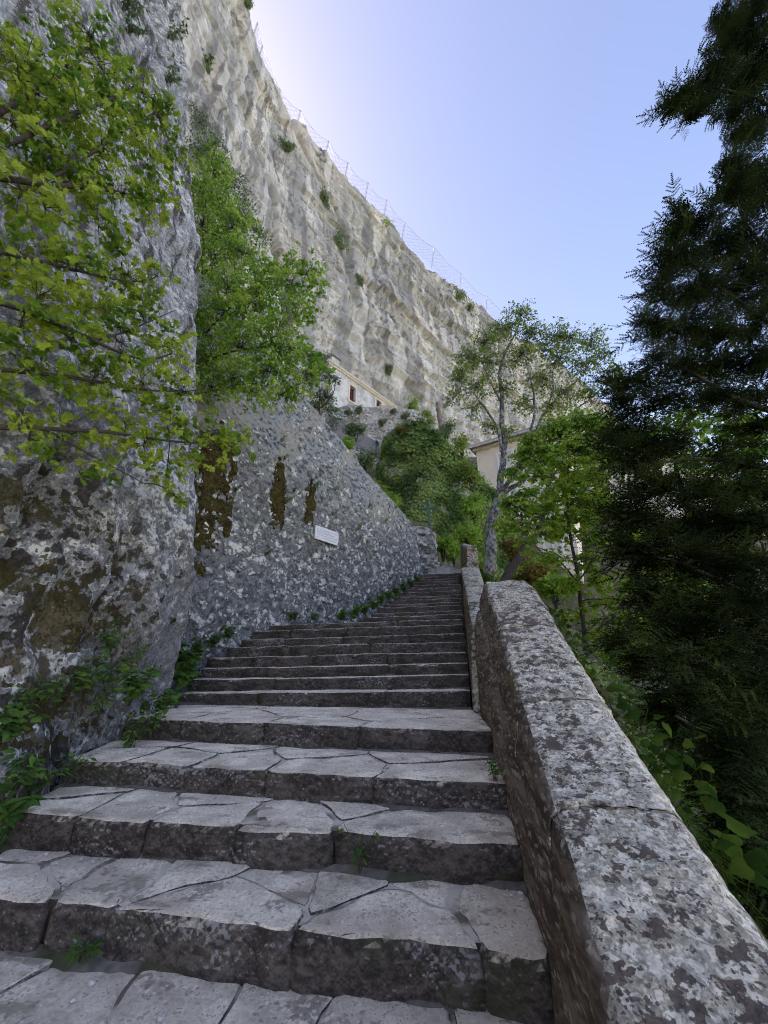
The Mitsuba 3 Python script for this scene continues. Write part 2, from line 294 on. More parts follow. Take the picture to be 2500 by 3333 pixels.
CP, CN = cliff_frame(np.clip(su, 0.6, S1-0.6))
SS, ZZ = np.meshgrid(su, zu, indexing='ij')
def relief(s, z):
    d = (nfbm(np.stack([s*0.035, z*0.030, s*0], -1), 3, 11)-0.5)*3.8*np.clip((80-z)/25, 0.3, 1)
    warp = (nfbm(np.stack([s*0.03, z*0.05, s*0+4], -1), 3, 19)-0.5)*10
    dip = z+warp*0.5
    bed = nfbm(np.stack([dip*0.30, s*0.010, s*0], -1), 3, 21)
    d += (np.floor(bed*14)/14-bed)*6.0*np.clip((s-95)/25, 0.35, 1)      # thin ledges along the beds
    rib = nfbm(np.stack([(s*0.8+z*0.35+warp)*0.13, z*0.02, s*0+5], -1), 3, 31)
    d += (np.abs(rib-0.5)*-2.2+0.3)*np.clip((150-s)/40, 0.25, 1)        # steep ribs on the nearer part
    cr = nnoise(np.stack([(s+z*0.55+warp)*0.11, z*0.015, s*0+5], -1), 33)
    d -= 1.2*np.exp(-((cr-0.5)/0.02)**2)
    d += (nfbm(np.stack([s*0.45, z*0.30, s*0], -1), 4, 51)-0.5)*0.32+(nfbm(np.stack([s*1.3, z*0.8, s*0], -1), 3, 52)-0.5)*0.22
    for sx, sz, am, sd in ((13.0, 4.2, 0.42, 81), (5.0, 2.0, 0.17, 82), (2.0, 1.1, 0.07, 83)):         # jointed blocks with sharp edges
        wx = (nfbm(np.stack([s*0.25/sx*3, z*0.25/sz*2, s*0], -1), 3, sd)-0.5)*2.2; wz = (nfbm(np.stack([s*0.25/sx*3+9, z*0.25/sz*2, s*0], -1), 3, sd+9)-0.5)*2.2
        ci = np.floor(s/sx+z*0.12/sx+wx); cj = np.floor(z/sz+s*0.05/sz+wz); hsh = np.sin(ci*127.1+cj*311.7+sd)*43758.5453; d += (hsh-np.floor(hsh)-0.5)*2*am
    for z0, h, s0 in ((54.6, 1.05, 117), (47.0, .7, 121), (41.0, .6, 112), (63.0, .6, 124)):                     # bedding ledges that overhang
        edge = z0+2.2*(nfbm(np.stack([s*0.07, s*0+z0, s*0], -1), 4, 71)-0.5)
        d += h*np.clip((z-edge)/0.5, 0, 1)*np.clip((s-s0)/3, 0, 1)*np.clip((185-s)/15, 0, 1)*np.exp(-np.clip(z-edge, 0, 99)/9)
    return d
D = relief(SS, ZZ)
face = np.stack([CP[:, None, 0]+CN[:, None, 0]*D, CP[:, None, 1]+CN[:, None, 1]*D, ZZ+(nfbm(np.stack([SS*0.12, SS*0, SS*0], -1), 4, 61)-0.5)*4.0*np.clip((ZZ-60)/15, 0, 1)], -1)
capd = np.array([0.8, 3.0, 9.0, 30.0, 120.0])
capz = np.array([0.7, 1.2, 2.0, 3.0, 4.0])
cap = np.stack([np.stack([face[:, -1, 0]-CN[:, 0]*d, face[:, -1, 1]-CN[:, 1]*d, face[:, -1, 2]+z], -1) for d, z in zip(capd, capz)], 1)
CV = np.concatenate([face, cap], 1)
n1, n2 = CV.shape[:2]
uvs = np.stack([np.repeat(su[:, None], n2, 1)/120.0, np.repeat(np.linspace(0, 1, n2)[None], n1, 0)], -1).reshape(-1, 2)
put(None, 'cliff', (CV.reshape(-1, 3), grid_faces(n1, n2)), 'cliff_stone', smooth=True, uv=uvs)
tag('cliff', 'tall pale limestone cliff with grey streaks and overhanging ledges curving away to the right', kind='structure')
def cliff_point(s, z, out=0.0):
    p, n = cliff_frame(np.array([s])); d = relief(np.array([s]), np.array([z]))[0]+out
    return np.array([p[0, 0]+n[0, 0]*d, p[0, 1]+n[0, 1]*d, z]), np.array([n[0, 0], n[0, 1], 0.0])

# ------------------------------------------------------------------ near rock face on the left
def rock_surface(yy, zz):
    """plan: face parallel to the stairs, turning away behind a rounded nose at y ~ 4.5; leaning back with height"""
    turn = np.clip(yy-(4.25-0.03*np.clip(zz-2, 0, 30)), 0, 9)
    x = -3.13-0.16*np.clip(zz-1.9, 0, 40)-0.05*np.clip(zz-6, 0, 40)-1.15*turn**1.35+0.27*np.exp(-((zz-0.40)/1.05)**2)*np.clip((yy-2.6)/1.2, 0, 1)
    x = x-0.16*np.clip(1.5-yy, 0, 4)+0.42*np.clip((0.1-zz), 0, 1.1)*np.clip((3.6-yy), 0, 1)
    q = np.stack([yy*0.5, zz*0.32, yy*0+3], -1)
    x += (nfbm(q, 4, 5)-0.5)*0.5
    r = nfbm(np.stack([yy*1.3+zz*0.25, zz*0.55, yy*0], -1), 4, 8)
    x += -np.abs(r-0.5)*0.6+(nfbm(np.stack([yy*3.5, zz*3.0, yy*0], -1), 4, 9)-0.5)*0.20
    x -= 0.10*np.exp(-((nnoise(np.stack([yy*1.1-zz*0.18, zz*0.12, yy*0+2], -1), 12)-0.5)/0.05)**2)
    return x
ry = np.concatenate([np.linspace(-4, 0.6, 40)[:-1], np.linspace(0.6, 4.1, 190)[:-1], np.linspace(4.1, 8.5, 110)])
rz = np.concatenate([np.linspace(-2.2, 3.2, 190)[:-1], np.linspace(3.2, 22, 230)])
RY, RZ = np.meshgrid(ry, rz, indexing='ij')
rx = rock_surface(RY, RZ)
put(None, 'rock_face', (np.stack([rx, RY, RZ], -1).reshape(-1, 3), grid_faces(len(ry), len(rz))[:, ::-1]), 'rock_face_stone', smooth=True)
tag('rock_face', 'near blue grey limestone rock face with white lichen and black stains left of the stairs', kind='structure')

# ------------------------------------------------------------------ stairs
RZT = {5: -.0634, 6: -.0312, 7: -.0062, 8: .0187, 9: .0425, 10: .0600, 11: .0800, 12: .0935, 13: .104, 14: .113, 15: .125, 16: .133, 17: .142, 18: .150, 19: .161, 20: .169, 21: .177, 22: .185, 23: .191, 24: .197, 25: .204}
NOSE = {0: ((-2.0, 1.25, -1.2), (0.33, 1.25, -1.2)), 1: ((-2.40, 2.04, -1.019), (0.33, 2.02, -1.019)), 2: ((-2.67, 2.52, -0.854), (0.33, 2.50, -0.858)),
        3: ((-2.86, 3.04, -0.698), (0.33, 2.95, -0.700)), 4: ((-3.24, 3.90, -0.520), (0.33, 3.66, -0.523))}
LX = {5: -3.55, 6: -3.60, 7: -3.75, 8: -3.95, 9: -3.85, 10: -3.80, 11: -3.88, 12: -3.9}
for k in range(5, 26):
    y = 5.2+0.435*(k-5); xr = 0.0379*y+0.015; zr = RZT[k]*y
    xl = LX.get(k, -1.78+(k-13)*0.078)
    NOSE[k] = ((xl, y-0.08, zr-0.02*(xr-xl)), (xr, y, zr))
def warp2(q):
    k = np.c_[q*3.1, q[:, :1]*0]; h = np.c_[q*13, q[:, :1]*0]
    return np.stack([(nfbm(k+9, 2, 3)-.5)*.11+(nfbm(h+3, 2, 5)-.5)*.03, (nfbm(k+29, 2, 4)-.5)*.07+(nfbm(h+13, 2, 6)-.5)*.022], -1)
def ring_block(poly, zt, zb, seed, bevel=0.016, rough=0.012, seg=0.05, tilt=(0, 0), zfun=None):
    """one rough stone: polygon plan, worn rounded top edge, sides down to zb"""
    poly = np.asarray(poly)[:-1]; pts = []
    for a, b in zip(poly, np.roll(poly, -1, 0)):
        n = max(1, int(np.linalg.norm(b-a)/seg)); pts.append(a+(b-a)*np.arange(n)[:, None]/n)
    P = np.vstack(pts); P = P+warp2(P); c = P.mean(0); m = len(P)
    P = P+0  # smooth the corners a little
    P = 0.7*P+0.15*(np.roll(P, 1, 0)+np.roll(P, -1, 0))
    t = unit(np.roll(P, -1, 0)-np.roll(P, 1, 0)); nrm = np.stack([t[:, 1], -t[:, 0]], -1)
    rings = []
    zlev = [(zb, -0.004), (zb+(zt-zb)*0.3, 0.004), (zb+(zt-zb)*0.62, 0.006), (zt-bevel*1.1, 0.0), (zt-bevel*0.25, -bevel*0.45), (zt, -bevel*1.5)]
    for z, off in zlev:
        q = P+(unit(c-P)*(-off) if off < -0.006 else nrm*off); k3 = np.c_[q*9, np.full(m, z*9+seed)]
        q = q+nrm*((nfbm(k3, 3, seed)-0.5)*2*rough)[:, None]
        zz = np.full(m, z)+(0 if z == zb else (nfbm(np.c_[q*6, np.full(m, seed*1.7)], 3, seed+5)-0.5)*rough*0.9)
        rings.append(np.c_[q, zz])
    top = rings[-1]
    for fct in (0.62, 0.28):
        q = c+(top[:, :2]-c)*fct
        rings.append(np.c_[q, zt+(nfbm(np.c_[q*6, np.full(m, seed*1.7)], 3, seed+5)-0.5)*rough*1.2])
    v = np.vstack(rings+[np.array([[c[0], c[1], zt]])])
    v[m:, 2] += (v[m:, 0]-c[0])*tilt[0]+(v[m:, 1]-c[1])*tilt[1]
    f = grid_faces(len(rings), m, True); i = np.arange(m); l = (len(rings)-1)*m
    f = np.vstack([f, np.stack([l+i, l+(i+1) % m, np.full(m, len(v)-1)], -1)])
    if zfun is not None: v[:, 2] += zfun(v[:, 0], v[:, 1])
    return v, f
def cells(region, seeds, gap):
    vd = shapely.voronoi_polygons(shapely.MultiPoint(seeds), extend_to=region.buffer(2))
    out = []
    for g in vd.geoms:
        q = g.intersection(region).buffer(-gap)
        for h in getattr(q, 'geoms', [q]):
            if h.geom_type == 'Polygon' and h.area > 0.006: out.append(shapely.geometry.polygon.orient(h.simplify(0.004), 1.0))
    return out
STAIR = thing('stone_staircase', 'worn grey stone steps with dark brown risers climbing between the wall and the parapet', 'stairs')
rs = np.random.default_rng(21)
for k in range(0, 26):
    (xl, yl, zl), (xr, yr, zr) = NOSE[k]
    nx = NOSE.get(k+1, ((xl, yl+0.9, zl), (xr+0.02, yr+0.9, zr)))
    zf = lambda x, y, a=zl, b=zr, p=xl, q=xr: a+(b-a)*(x-p)/(q-p)
    drop = 0.20 if k else 0.4
    if k: drop = max(0.1, (zl+zr)/2-(NOSE[k-1][0][2]+NOSE[k-1][1][2])/2)+0.03
    n = 24; u = np.linspace(0, 1, n)
    wav = (nfbm(np.c_[u*5, u*0+k*3.3, u*0], 3, k)-0.5)*0.07
    front = np.c_[xl+(xr-xl)*u, yl+(yr-yl)*u+wav]
    back = np.c_[nx[0][0]*(1-u)+nx[1][0]*u, nx[0][1]*(1-u)+nx[1][1]*u+0.10]
    if k == 12: back[:, 0] = front[:, 0]
    region = shapely.Polygon(np.vstack([front, back[::-1]])).buffer(0)
    st = put(STAIR, 'step', *[None]*0, mesh=join([vf(box_mesh(0, 1, 0, 1, 0, 1))]), bsdf='stair_bed') if False else None
    depth = np.mean(back[:, 1]-front[:, 1])
    bedm = []
    fr = front+[0, 0.05]; bk = back
    nb = 8
    gridp = np.stack([fr+(bk-fr)*w for w in np.linspace(0, 1, nb)], 0)
    gz_ = zf(gridp[..., 0], gridp[..., 1])-0.010+(nfbm(np.c_[gridp.reshape(-1, 2)*6, np.full(n*nb, k*2.0)], 4, 77+k).reshape(nb, n)-0.5)*0.010
    vb = np.concatenate([np.c_[fr, gz_[0]-drop][None], np.concatenate([gridp, gz_[..., None]], -1)], 0)
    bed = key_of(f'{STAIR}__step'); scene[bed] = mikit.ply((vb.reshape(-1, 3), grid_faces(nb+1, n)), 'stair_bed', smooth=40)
    L = xr-xl; seeds = []
    if k <= 3:
        cw = {0: 0.9, 1: 0.95, 2: 0.55, 3: 0.75}[k]
        x = xl+rs.uniform(0.15, 0.3)
        while x < xr-0.1:
            seeds.append((x, np.interp(x, front[:, 0], front[:, 1])+depth*0.30+rs.uniform(-.02, .02))); x += cw*rs.uniform(0.7, 1.3)
        x = xl+0.1
        while x < xr:
            yb = np.interp(x, front[:, 0], front[:, 1]); seeds.append((x, yb+depth*rs.uniform(0.74, 0.9))); x += rs.uniform(0.25, 0.5) if k < 2 else rs.uniform(0.6, 1.2)
    elif k == 4:
        for x in np.arange(xl+0.3, xr, 0.85): seeds.append((x+rs.uniform(-.1, .1), np.interp(x, front[:, 0], front[:, 1])+0.2))
        for x in np.arange(xl+0.5, xr, 1.1): seeds.append((x+rs.uniform(-.3, .3), np.interp(x, front[:, 0], front[:, 1])+0.85))
        for x in np.arange(xl+0.4, xr, 1.3): seeds.append((x+rs.uniform(-.2, .2), np.interp(x, front[:, 0], front[:, 1])+1.35))
    else:
        x = xl+rs.uniform(0.2, 0.4)
        while x < xr-0.1: seeds.append((x, np.interp(x, front[:, 0], front[:, 1])+depth*0.5)); x += rs.uniform(0.9, 1.9)
    for j, c in enumerate(cells(region, seeds, 0.0016)):
        xy = np.array(c.exterior.coords)+0.0
        isfront = np.min(xy[:, 1]-np.interp(xy[:, 0], front[:, 0], front[:, 1])) < 0.05
        if isfront: xy[:, 1] += rs.uniform(-.016, .012)
        sink = 0.0 if isfront else rs.uniform(0.0, 0.006)
        if k == 4: sink = rs.uniform(0, .004)
        m = ring_block(xy, rs.uniform(-.004, .006)*(k != 4)-sink, -(drop if isfront else 0.06), k*40+j, bevel=0.030 if isfront else 0.012, rough=0.022 if isfront else 0.010,
                       seg=0.05 if k < 5 else 0.09, tilt=(rs.uniform(-.008, .008), rs.uniform(-.015, .01)) if k != 4 else (0, 0), zfun=zf)
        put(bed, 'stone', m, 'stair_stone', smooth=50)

for k in range(0, 8):
    (xl, yl, _), (xr, yr, _) = NOSE[k+1]; (al, bl, zl), (ar, br, zr) = NOSE[k]; n = 70; u = np.linspace(0, 1, n); x = xl+(xr-xl)*u; y0 = yl+(yr-yl)*u+0.03
    wd = 0.012+0.16*np.clip(nfbm(np.c_[u*9, u*0+k, u*0], 4, 60+k)-0.45, 0, 1)+0.06*np.clip((u-0.9)/0.1, 0, 1)+0.06*np.clip((0.1-u)/0.1, 0, 1); zz = zl+(zr-zl)*(x-al)/(ar-al)
    rows = [np.c_[x, y0-wd*w-0.012*(w > 0), zz+0.022*(1-w)**1.5*(0.6+0.8*nfbm(np.c_[u*30, u*0+w*3, u*0+k], 3, 8))-0.006*(w == 1)] for w in (0, .25, .5, .75, 1)]
    st_ = 'stone_staircase__step' if k == 0 else f'stone_staircase__step_{k:03d}'
    put(st_, 'soil', (np.stack(rows, 0).reshape(-1, 3), grid_faces(5, n)), 'riser_soil', smooth=True)

# pebbles and crumbled mortar lying on the treads
def pebble_mesh(seed):
    m = trimesh.creation.icosphere(subdivisions=1); v = np.array(m.vertices)
    v *= (0.7+0.7*nfbm(v*1.6, 3, seed))[:, None]; v[:, 2] *= 0.6
    return v, np.array(m.faces)
mat('pebble_stone', lambda p, n, uv: mix((0.40, 0.37, 0.33), (0.74, 0.70, 0.62), noise(p.x*31, p.y*31, p.z*31)), 0.9)
PEB = [mikit.ply(pebble_mesh(s), 'pebble_stone', smooth=False) for s in range(4)]
rp = np.random.default_rng(5)
def tread_z(k, x): (a, _, za), (b, _, zb) = NOSE[k]; return za+(zb-za)*(x-a)/(b-a)
spots = []
for k, cnt in ((0, 16), (1, 26), (2, 14), (3, 16), (4, 34)):
    (xl, yl, _), (xr, yr, _) = NOSE[k]; d = NOSE[k+1][1][1]-yr
    for i in range(cnt):
        side = rp.random()
        x = xr-abs(rp.normal(0, 0.10))-0.03 if side < 0.45 else (xl+abs(rp.normal(0, .35))+.1 if side < 0.75 else rp.uniform(xl, xr))
        spots.append((x, yr+(yl-yr)*(xr-x)/(xr-xl)+d*(0.95-abs(rp.normal(0, 0.16)))-0.02, k, rp.uniform(0.004, 0.009)*(1.7 if rp.random() < 0.1 else 1)))
for i, (x, y, k, r) in enumerate(spots):
    key = key_of('pebble'); a = rp.uniform(0, 6.28); c, s = math.cos(a), math.sin(a)
    scene[key] = {**PEB[i % 4], 'to_world': T4([[c*r, -s*r, 0, x], [s*r*.8, c*r*.8, 0, y], [0, 0, r, tread_z(k, x)+r*0.25], [0, 0, 0, 1]])}
    tag(key, ['pale pebble or mortar crumb lying on the landing of the stairs', 'pale pebble or mortar crumb lying on one of the four lowest treads'][k < 4], 'pebble', ['pebbles on the landing', 'pebbles on the lower treads'][k < 4])

# ------------------------------------------------------------------ parapet beside the stairs
def loft(sections, n_sub=6, seg=0.05, amp=0.012, seed=0, freq=7, closed=True):
    """sections: list of closed rings (k,3) of equal size; resampled, displaced along normals, capped"""
    S = np.array(sections, float)
    out = []
    for a, b in zip(S[:-1], S[1:]):
        n = max(1, int(np.max(np.linalg.norm(b-a, axis=1))/seg)); out += [a+(b-a)*i/n for i in range(n)]
    out.append(S[-1]); S = np.array(out)
    rings = []
    for r in S:
        pts = []
        for a, b in zip(r, np.roll(r, -1, 0)): pts.append((a, b))
        rings.append(r)
    # subdivide around
    ref = S[len(S)//2]; cnt = [max(1, int(np.linalg.norm(b-a)/seg)) for a, b in zip(ref, np.roll(ref, -1, 0))]
    R = np.array([np.vstack([a+(b-a)*np.arange(c)[:, None]/c for a, b, c in zip(r, np.roll(r, -1, 0), cnt)]) for r in S])
    for _ in range(1): R = 0.6*R+0.2*(np.roll(R, 1, 1)+np.roll(R, -1, 1))
    n, m = R.shape[:2]
    v = R.reshape(-1, 3); f = grid_faces(n, m, True)
    c0, c1 = R[0].mean(0), R[-1].mean(0)
    v = np.vstack([v, c0, c1]); i = np.arange(m)
    f = np.vstack([f, np.stack([(i+1) % m, i, np.full(m, n*m)], -1)[:, ::-1], np.stack([(n-1)*m+i, (n-1)*m+(i+1) % m, np.full(m, n*m+1)], -1)[:, ::-1]])
    mesh = trimesh.Trimesh(v, f, process=False); mesh.fix_normals()
    tb_ = trimesh.Trimesh(v, grid_faces(n, m, True), process=False); nv = np.array(tb_.vertex_normals); nv[~np.isfinite(nv).all(1)] = 0; nv[n*m:] = 0
    cen = v[:n*m].reshape(n, m, 3).mean(1); nv[:n*m] *= np.sign(np.sum(nv[:n*m].reshape(n, m, 3)*(v[:n*m].reshape(n, m, 3)-cen[:, None]), -1).sum(1).sum())
    d = (nfbm(v*freq, 4, seed)-0.5)*2*amp+(nfbm(v*freq*3.4, 3, seed+1)-0.5)*amp
    return v+nv*d[:, None], np.array(mesh.faces)
PY = [0.2, 1.28, 1.74, 2.48, 3.68, 4.55, 5.02]
PXI = [.270, .298, .325, .365, .420, .445, .455]
PZI = [-1.24, -.752, -.560, -.300, .248, .690, .905]
PXO = [.80, .80, .80, .865, .945, 1.000, 1.005]
def prof(y):
    g = lambda a: float(np.interp(y, PY, a))
    return g(PXI), g(PXO), g(PZI)
PAR = thing('parapet_wall', 'thick lichen covered stone parapet in the foreground right of the steps', 'parapet')
def body_ring(y):
    xi, xo, z = prof(y); zb = float(np.interp(y, [0, 2, 5.2], [-1.9, -1.5, -0.9])); h = 0.30
    return [(0.300, y, zb), (0.300, y, z-0.55), (xi*0.35+0.300*0.65, y, z-h-0.06), (xi*0.6+0.3*0.4+0.012, y, z-h), (xo-0.012, y, z-h), (xo+0.05, y, z-1.6)]
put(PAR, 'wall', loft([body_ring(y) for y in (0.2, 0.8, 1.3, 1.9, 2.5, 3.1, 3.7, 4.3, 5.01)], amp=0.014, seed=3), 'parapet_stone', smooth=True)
def cap_ring(y):
    xi, xo, z = prof(y); h = 0.298; b = 0.3+(xi-0.3)*0.5
    w = lambda x: y+(0.05*(nnoise(np.array([x*7, round(y, 1)*5, 0.0]))-.5) if True else 0)
    return [(b, y, z-h), (xi, y, z-0.05), (xi+0.03, w(xi), z-0.004), (xi*.7+xo*.3, w(xi*.7+xo*.3), z+0.006), (xi*.3+xo*.7, w(xi*.3+xo*.7), z+0.014), (xo-0.05, w(xo), z+0.006), (xo, y, z-0.05), (xo, y, z-h)]
cuts = [0.2, 1.02, 1.86, 2.66, 3.74, 5.02]
for a, b in zip(cuts[:-1], cuts[1:]):
    ys = np.linspace(a+0.0022, b-0.0022, 5)
    put(PAR, 'coping_stone', loft([cap_ring(y) for y in ys], seg=0.022, amp=0.017, seed=int(a*10), freq=8), 'parapet_stone', smooth=True)
# second, lower parapet further up, and its pier
PAR2 = thing('parapet_wall', 'lower pale parapet running up the far flight behind the foreground parapet', 'parapet')
def ring2(y, t0, t1):
    xi = 0.0379*y+0.02; z = float(np.interp(y, [4.9, 5.5, 7.14, 10.3], [.30, .51, 1.155, 2.255])); xt = float(np.interp(y, [4.9, 5.5, 7.14, 10.3], [.285, .30, .332, .404])); xo = float(np.interp(y, [5, 7.5, 10.4], [.60, .715, .86]))
    zb = float(np.interp(y, [4.9, 14], [-0.9, 2.2]))
    if t0: return [(xt*0.5+xi*0.5-0.004, y, z-0.18), (xt, y, z-0.02), (xt+0.03, y, z), (xo-0.03, y, z), (xo, y, z-0.03), (xo, y, z-0.18)]
    return [(xi, y, zb), (xt*0.5+xi*0.5+0.004, y, z-0.182), (xo-0.01, y, z-0.182), (xo+0.04, y, zb-0.3)]
put(PAR2, 'wall', loft([ring2(y, 0, 0) for y in (5.06, 6, 7, 8, 9.2, 10.38)], seg=0.09, amp=0.014, seed=9), 'parapet_stone', smooth=True)
for a, b in ((5.06, 6.3), (6.3, 7.6), (7.6, 9.0), (9.0, 10.38)):
    put(PAR2, 'coping_stone', loft([ring2(y, 1, 1) for y in np.linspace(a+.003, b-.003, 4)], seg=0.05, amp=0.012, seed=int(a*10)), 'parapet_stone', smooth=True)
def ring3(y):
    z = 2.80+0.30*(y-10.4); return [(.50, y, z-2.2), (.585, y, z-0.12), (.60, y, z-0.02), (.64, y, z+0.02), (.82, y, z+0.02), (.86, y, z-0.03), (.90, y, z-2.4)]
one('end_pier', loft([ring3(y) for y in (10.40, 11.4, 12.6, 14.0)], seg=0.06, amp=0.016, seed=14), 'parapet_stone', 'pale squared stone pier rising where the far parapet ends at the top of the stairs', 'pier', smooth=True)

# ------------------------------------------------------------------ retaining wall with rubble face, left of the upper flight
WD = unit(np.array([-0.454, -0.891, 0])); WN = np.array([0.891, -0.454, 0.0]); W0 = np.array([-0.79, 13.9, 0.0])
WLEN = 9.6
def wtop(u): return np.interp(u, [0, 0.1, 2.1, 4.15, 5.75, 7.2, WLEN], [4.50, 4.53, 5.27, 6.15, 6.78, 7.5, 8.4])
def wpt(u, z, out=0.0):
    u = np.asarray(u, float); z = np.asarray(z, float)
    return W0+WD*u[..., None]+np.array([0, 0, 1.0])*z[..., None]+WN*(np.asarray(out)+0*u)[..., None]
def wrel(u, z): 
    q = np.stack([u*0.5, z*0.5, u*0+1], -1); return (nfbm(q, 3, 15)-0.5)*0.30+(nfbm(np.stack([u*7, z*7, u*0], -1), 3, 16)-0.5)*0.05-0.03*(z-2)
RW = thing('retaining_wall', 'tall grey rubble retaining wall with a sloping top and pale lichened stones', 'wall')
nu, nz = 150, 90
U, V = np.meshgrid(np.linspace(0, WLEN, nu), np.linspace(0, 1, nz), indexing='ij')
Z = -0.6+(wtop(U)+0.6)*V
front = wpt(U, Z, wrel(U, Z))
topb = np.stack([wpt(U[:, -1], Z[:, -1]+0.01, wrel(U[:, -1], Z[:, -1])-o) for o in (0.05, 0.25, 0.55)], 1)
topb[:, 1:, 2] += 0.03
gridv = np.concatenate([front, topb], 1)
v1, f1 = gridv.reshape(-1, 3), grid_faces(nu, nz+3)
ez = np.linspace(-0.6, wtop(0), 40); eo = np.linspace(0, 0.8, 9)
EZ, EO = np.meshgrid(ez, eo, indexing='ij'); e = wpt(EZ*0, EZ, wrel(EZ*0, EZ)-EO)+(nfbm(np.stack([EZ*5, EO*5, EO*0], -1), 3, 4)-0.5)[..., None]*0.05*np.clip(EO/0.1, 0, 1)[..., None]*WD
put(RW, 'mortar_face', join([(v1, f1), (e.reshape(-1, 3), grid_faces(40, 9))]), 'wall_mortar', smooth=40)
rw = np.random.default_rng(31)
def rubble_chip(seed):
    r = np.random.default_rng(seed); k = 6; a = (np.arange(k)+r.uniform(-.3, .3, k))*2*np.pi/k; rr = r.uniform(0.55, 1.25, k)
    o = np.stack([rr*np.cos(a), rr*np.sin(a)*r.uniform(.5, .9), np.zeros(k)-0.4], -1); i = o*[0.86, 0.86, 0]+np.c_[np.zeros((k, 2)), r.uniform(.06, .26, k)]
    v = np.vstack([o, i, [[0, 0, 0.2]]]); f = grid_faces(2, k, True); j = np.arange(k)
    return v, np.vstack([f, np.stack([k+j, k+(j+1) % k, np.full(k, 2*k)], -1)])
CH = [rubble_chip(s) for s in range(8)]
cu, cz, cr = [], [], []
for i in range(8500):
    u = WLEN*rw.random(); z = -0.3+(wtop(u)+0.2)*rw.random()
    lowness = np.clip((5.2-z)/3.0, 0, 1)
    if rw.random() > 0.30+0.7*lowness: continue
    cu.append(u); cz.append(min(z, wtop(u)-0.06)); cr.append(rw.gamma(2.2, 0.016)+0.018)
cu, cz, cr = map(np.array, (cu, cz, cr))
pos = wpt(cu, cz, wrel(cu, cz)+0.004)
ang = rw.uniform(0, 6.28, len(cu)); tw = np.stack([rw.normal(0, .22, len(cu)), rw.normal(0, .22, len(cu)), np.zeros(len(cu))], -1)
tipv = np.cos(ang)[:, None]*WD+np.sin(ang)[:, None]*np.array([0, 0, 1.0])
RB = basis(WN+tw, tipv)
near = np.argsort(-(cr/np.linalg.norm(pos, axis=1)))
seen = [i for i in near if 0.1 < cu[i] < 7.4][:300]
CHP = [mikit.ply(c, 'rubble_stone', smooth=False) for c in CH]
for i in seen:
    M = np.eye(4); M[:3, :3] = RB[i]*cr[i]; M[:3, 3] = pos[i]; put_copy(RW, 'stone', CHP[i % 8], M)
rest = np.setdiff1d(np.arange(len(cu)), seen); parts = []
for c in range(8):
    q = rest[rest % 8 == c]; parts.append(spread(CH[c], RB[q], cr[q], pos[q]))
put(RW, 'small_rubble', join(parts), 'rubble_stone', kind='stuff')

# marble plaque on the wall
(uL, zTL), (_, zBL), (uR, zTR), (_, zBR) = (5.338,3.193), (5.308,2.839), (4.491,3.172), (4.470,2.829)
zL1, zL0 = (zTL+zTR)/2, (zBL+zBR)/2+0.03
print('plaque', uL, zTL, zBL, uR, zTR, zBR)
PL = thing('plaque', 'white marble plaque with faint lines of lettering fixed to the rubble wall', 'plaque')
def plq(u0, u1, z0, z1, o0, o1):
    c = [wpt(np.array(u), np.array(z), np.array(o)) for u in (u0, u1) for z in (z0, z1) for o in (o0, o1)]
    return trimesh.convex.convex_hull(np.array(c))
po = 0.055
put(PL, 'slab', plq(uR, uL, zL0-0.03, zL1, po, po+0.035), 'plaque_marble')
W_ = uL-uR; rl = np.random.default_rng(3); strokes = []
for li, frac in enumerate((0.24, 0.44, 0.62, 0.80)):
    u = uL-0.05
    while u > uR+0.06:
        w = rl.uniform(0.008, 0.016); zc = zL0-0.03+(zL1-zL0+0.03)*(1-frac)
        if rl.random() > 0.2: strokes.append(vf(plq(u-w, u, zc-0.012, zc+0.012, po+0.034, po+0.0365)))
        u -= w+0.009
put(PL, 'lettering', join(strokes), 'engraving')
for u in (uL-0.035, uR+0.035):
    for z in (zL0+.01, zL1-0.04):
        put(PL, 'screw', plq(u-.008, u+.008, z-.008, z+.008, po+0.03, po+0.042), 'engraving')

# end of the flight: rubble pier under the cross, low peaked slab
def rough_block(x0, x1, y0, y1, z0, z1, seed, amp=0.05, top=None, seg=0.1, freq=4):
    m = box_mesh(x0, x1, y0, y1, z0, z1)
    v, f = trimesh.remesh.subdivide_to_size(m.vertices, m.faces, seg)
    mm = trimesh.Trimesh(v, f); mm.merge_vertices(); v = np.array(mm.vertices)
    if top is not None: v[:, 2] += np.clip((v[:, 2]-z0)/(z1-z0), 0, 1)*top(v[:, 0], v[:, 1])
    d = np.stack([nfbm(v*freq+q*7, 4, seed+q) for q in range(3)], -1)-0.5
    return v+d*2*amp, np.array(mm.faces)
one('low_wall', rough_block(-0.60, 0.56, 14.35, 14.75, 2.3, 3.02, 2, 0.035, top=lambda x, y: 0.24*np.clip(1-np.abs(x-0.0)/0.55, 0, 1)), 'old_render', 'low grey wall slab with a peaked top closing the head of the stairs', 'wall', smooth=30)
PIER = thing('rubble_pier', 'crumbling rubble pier at the head of the stairs below the metal cross', 'pier')
put(PIER, 'core', rough_block(-1.25, -0.30, 14.9, 15.8, 2.0, 5.0, 6, 0.13, top=lambda x, y: -0.9*np.clip(x+0.75, 0, 1)), 'terrace_rubble', smooth=30)
rpz = np.random.default_rng(8)
for i in range(46):
    c = np.array([rpz.uniform(-1.2, -0.3), 14.86+rpz.uniform(0, .05), rpz.uniform(2.8, 4.7)]); r = rpz.uniform(0.05, 0.13)
    v, f = pebble_mesh(i); put(PIER, 'stone', (v*r*[1.3, 1, 0.9]+c, f), 'rubble_stone')
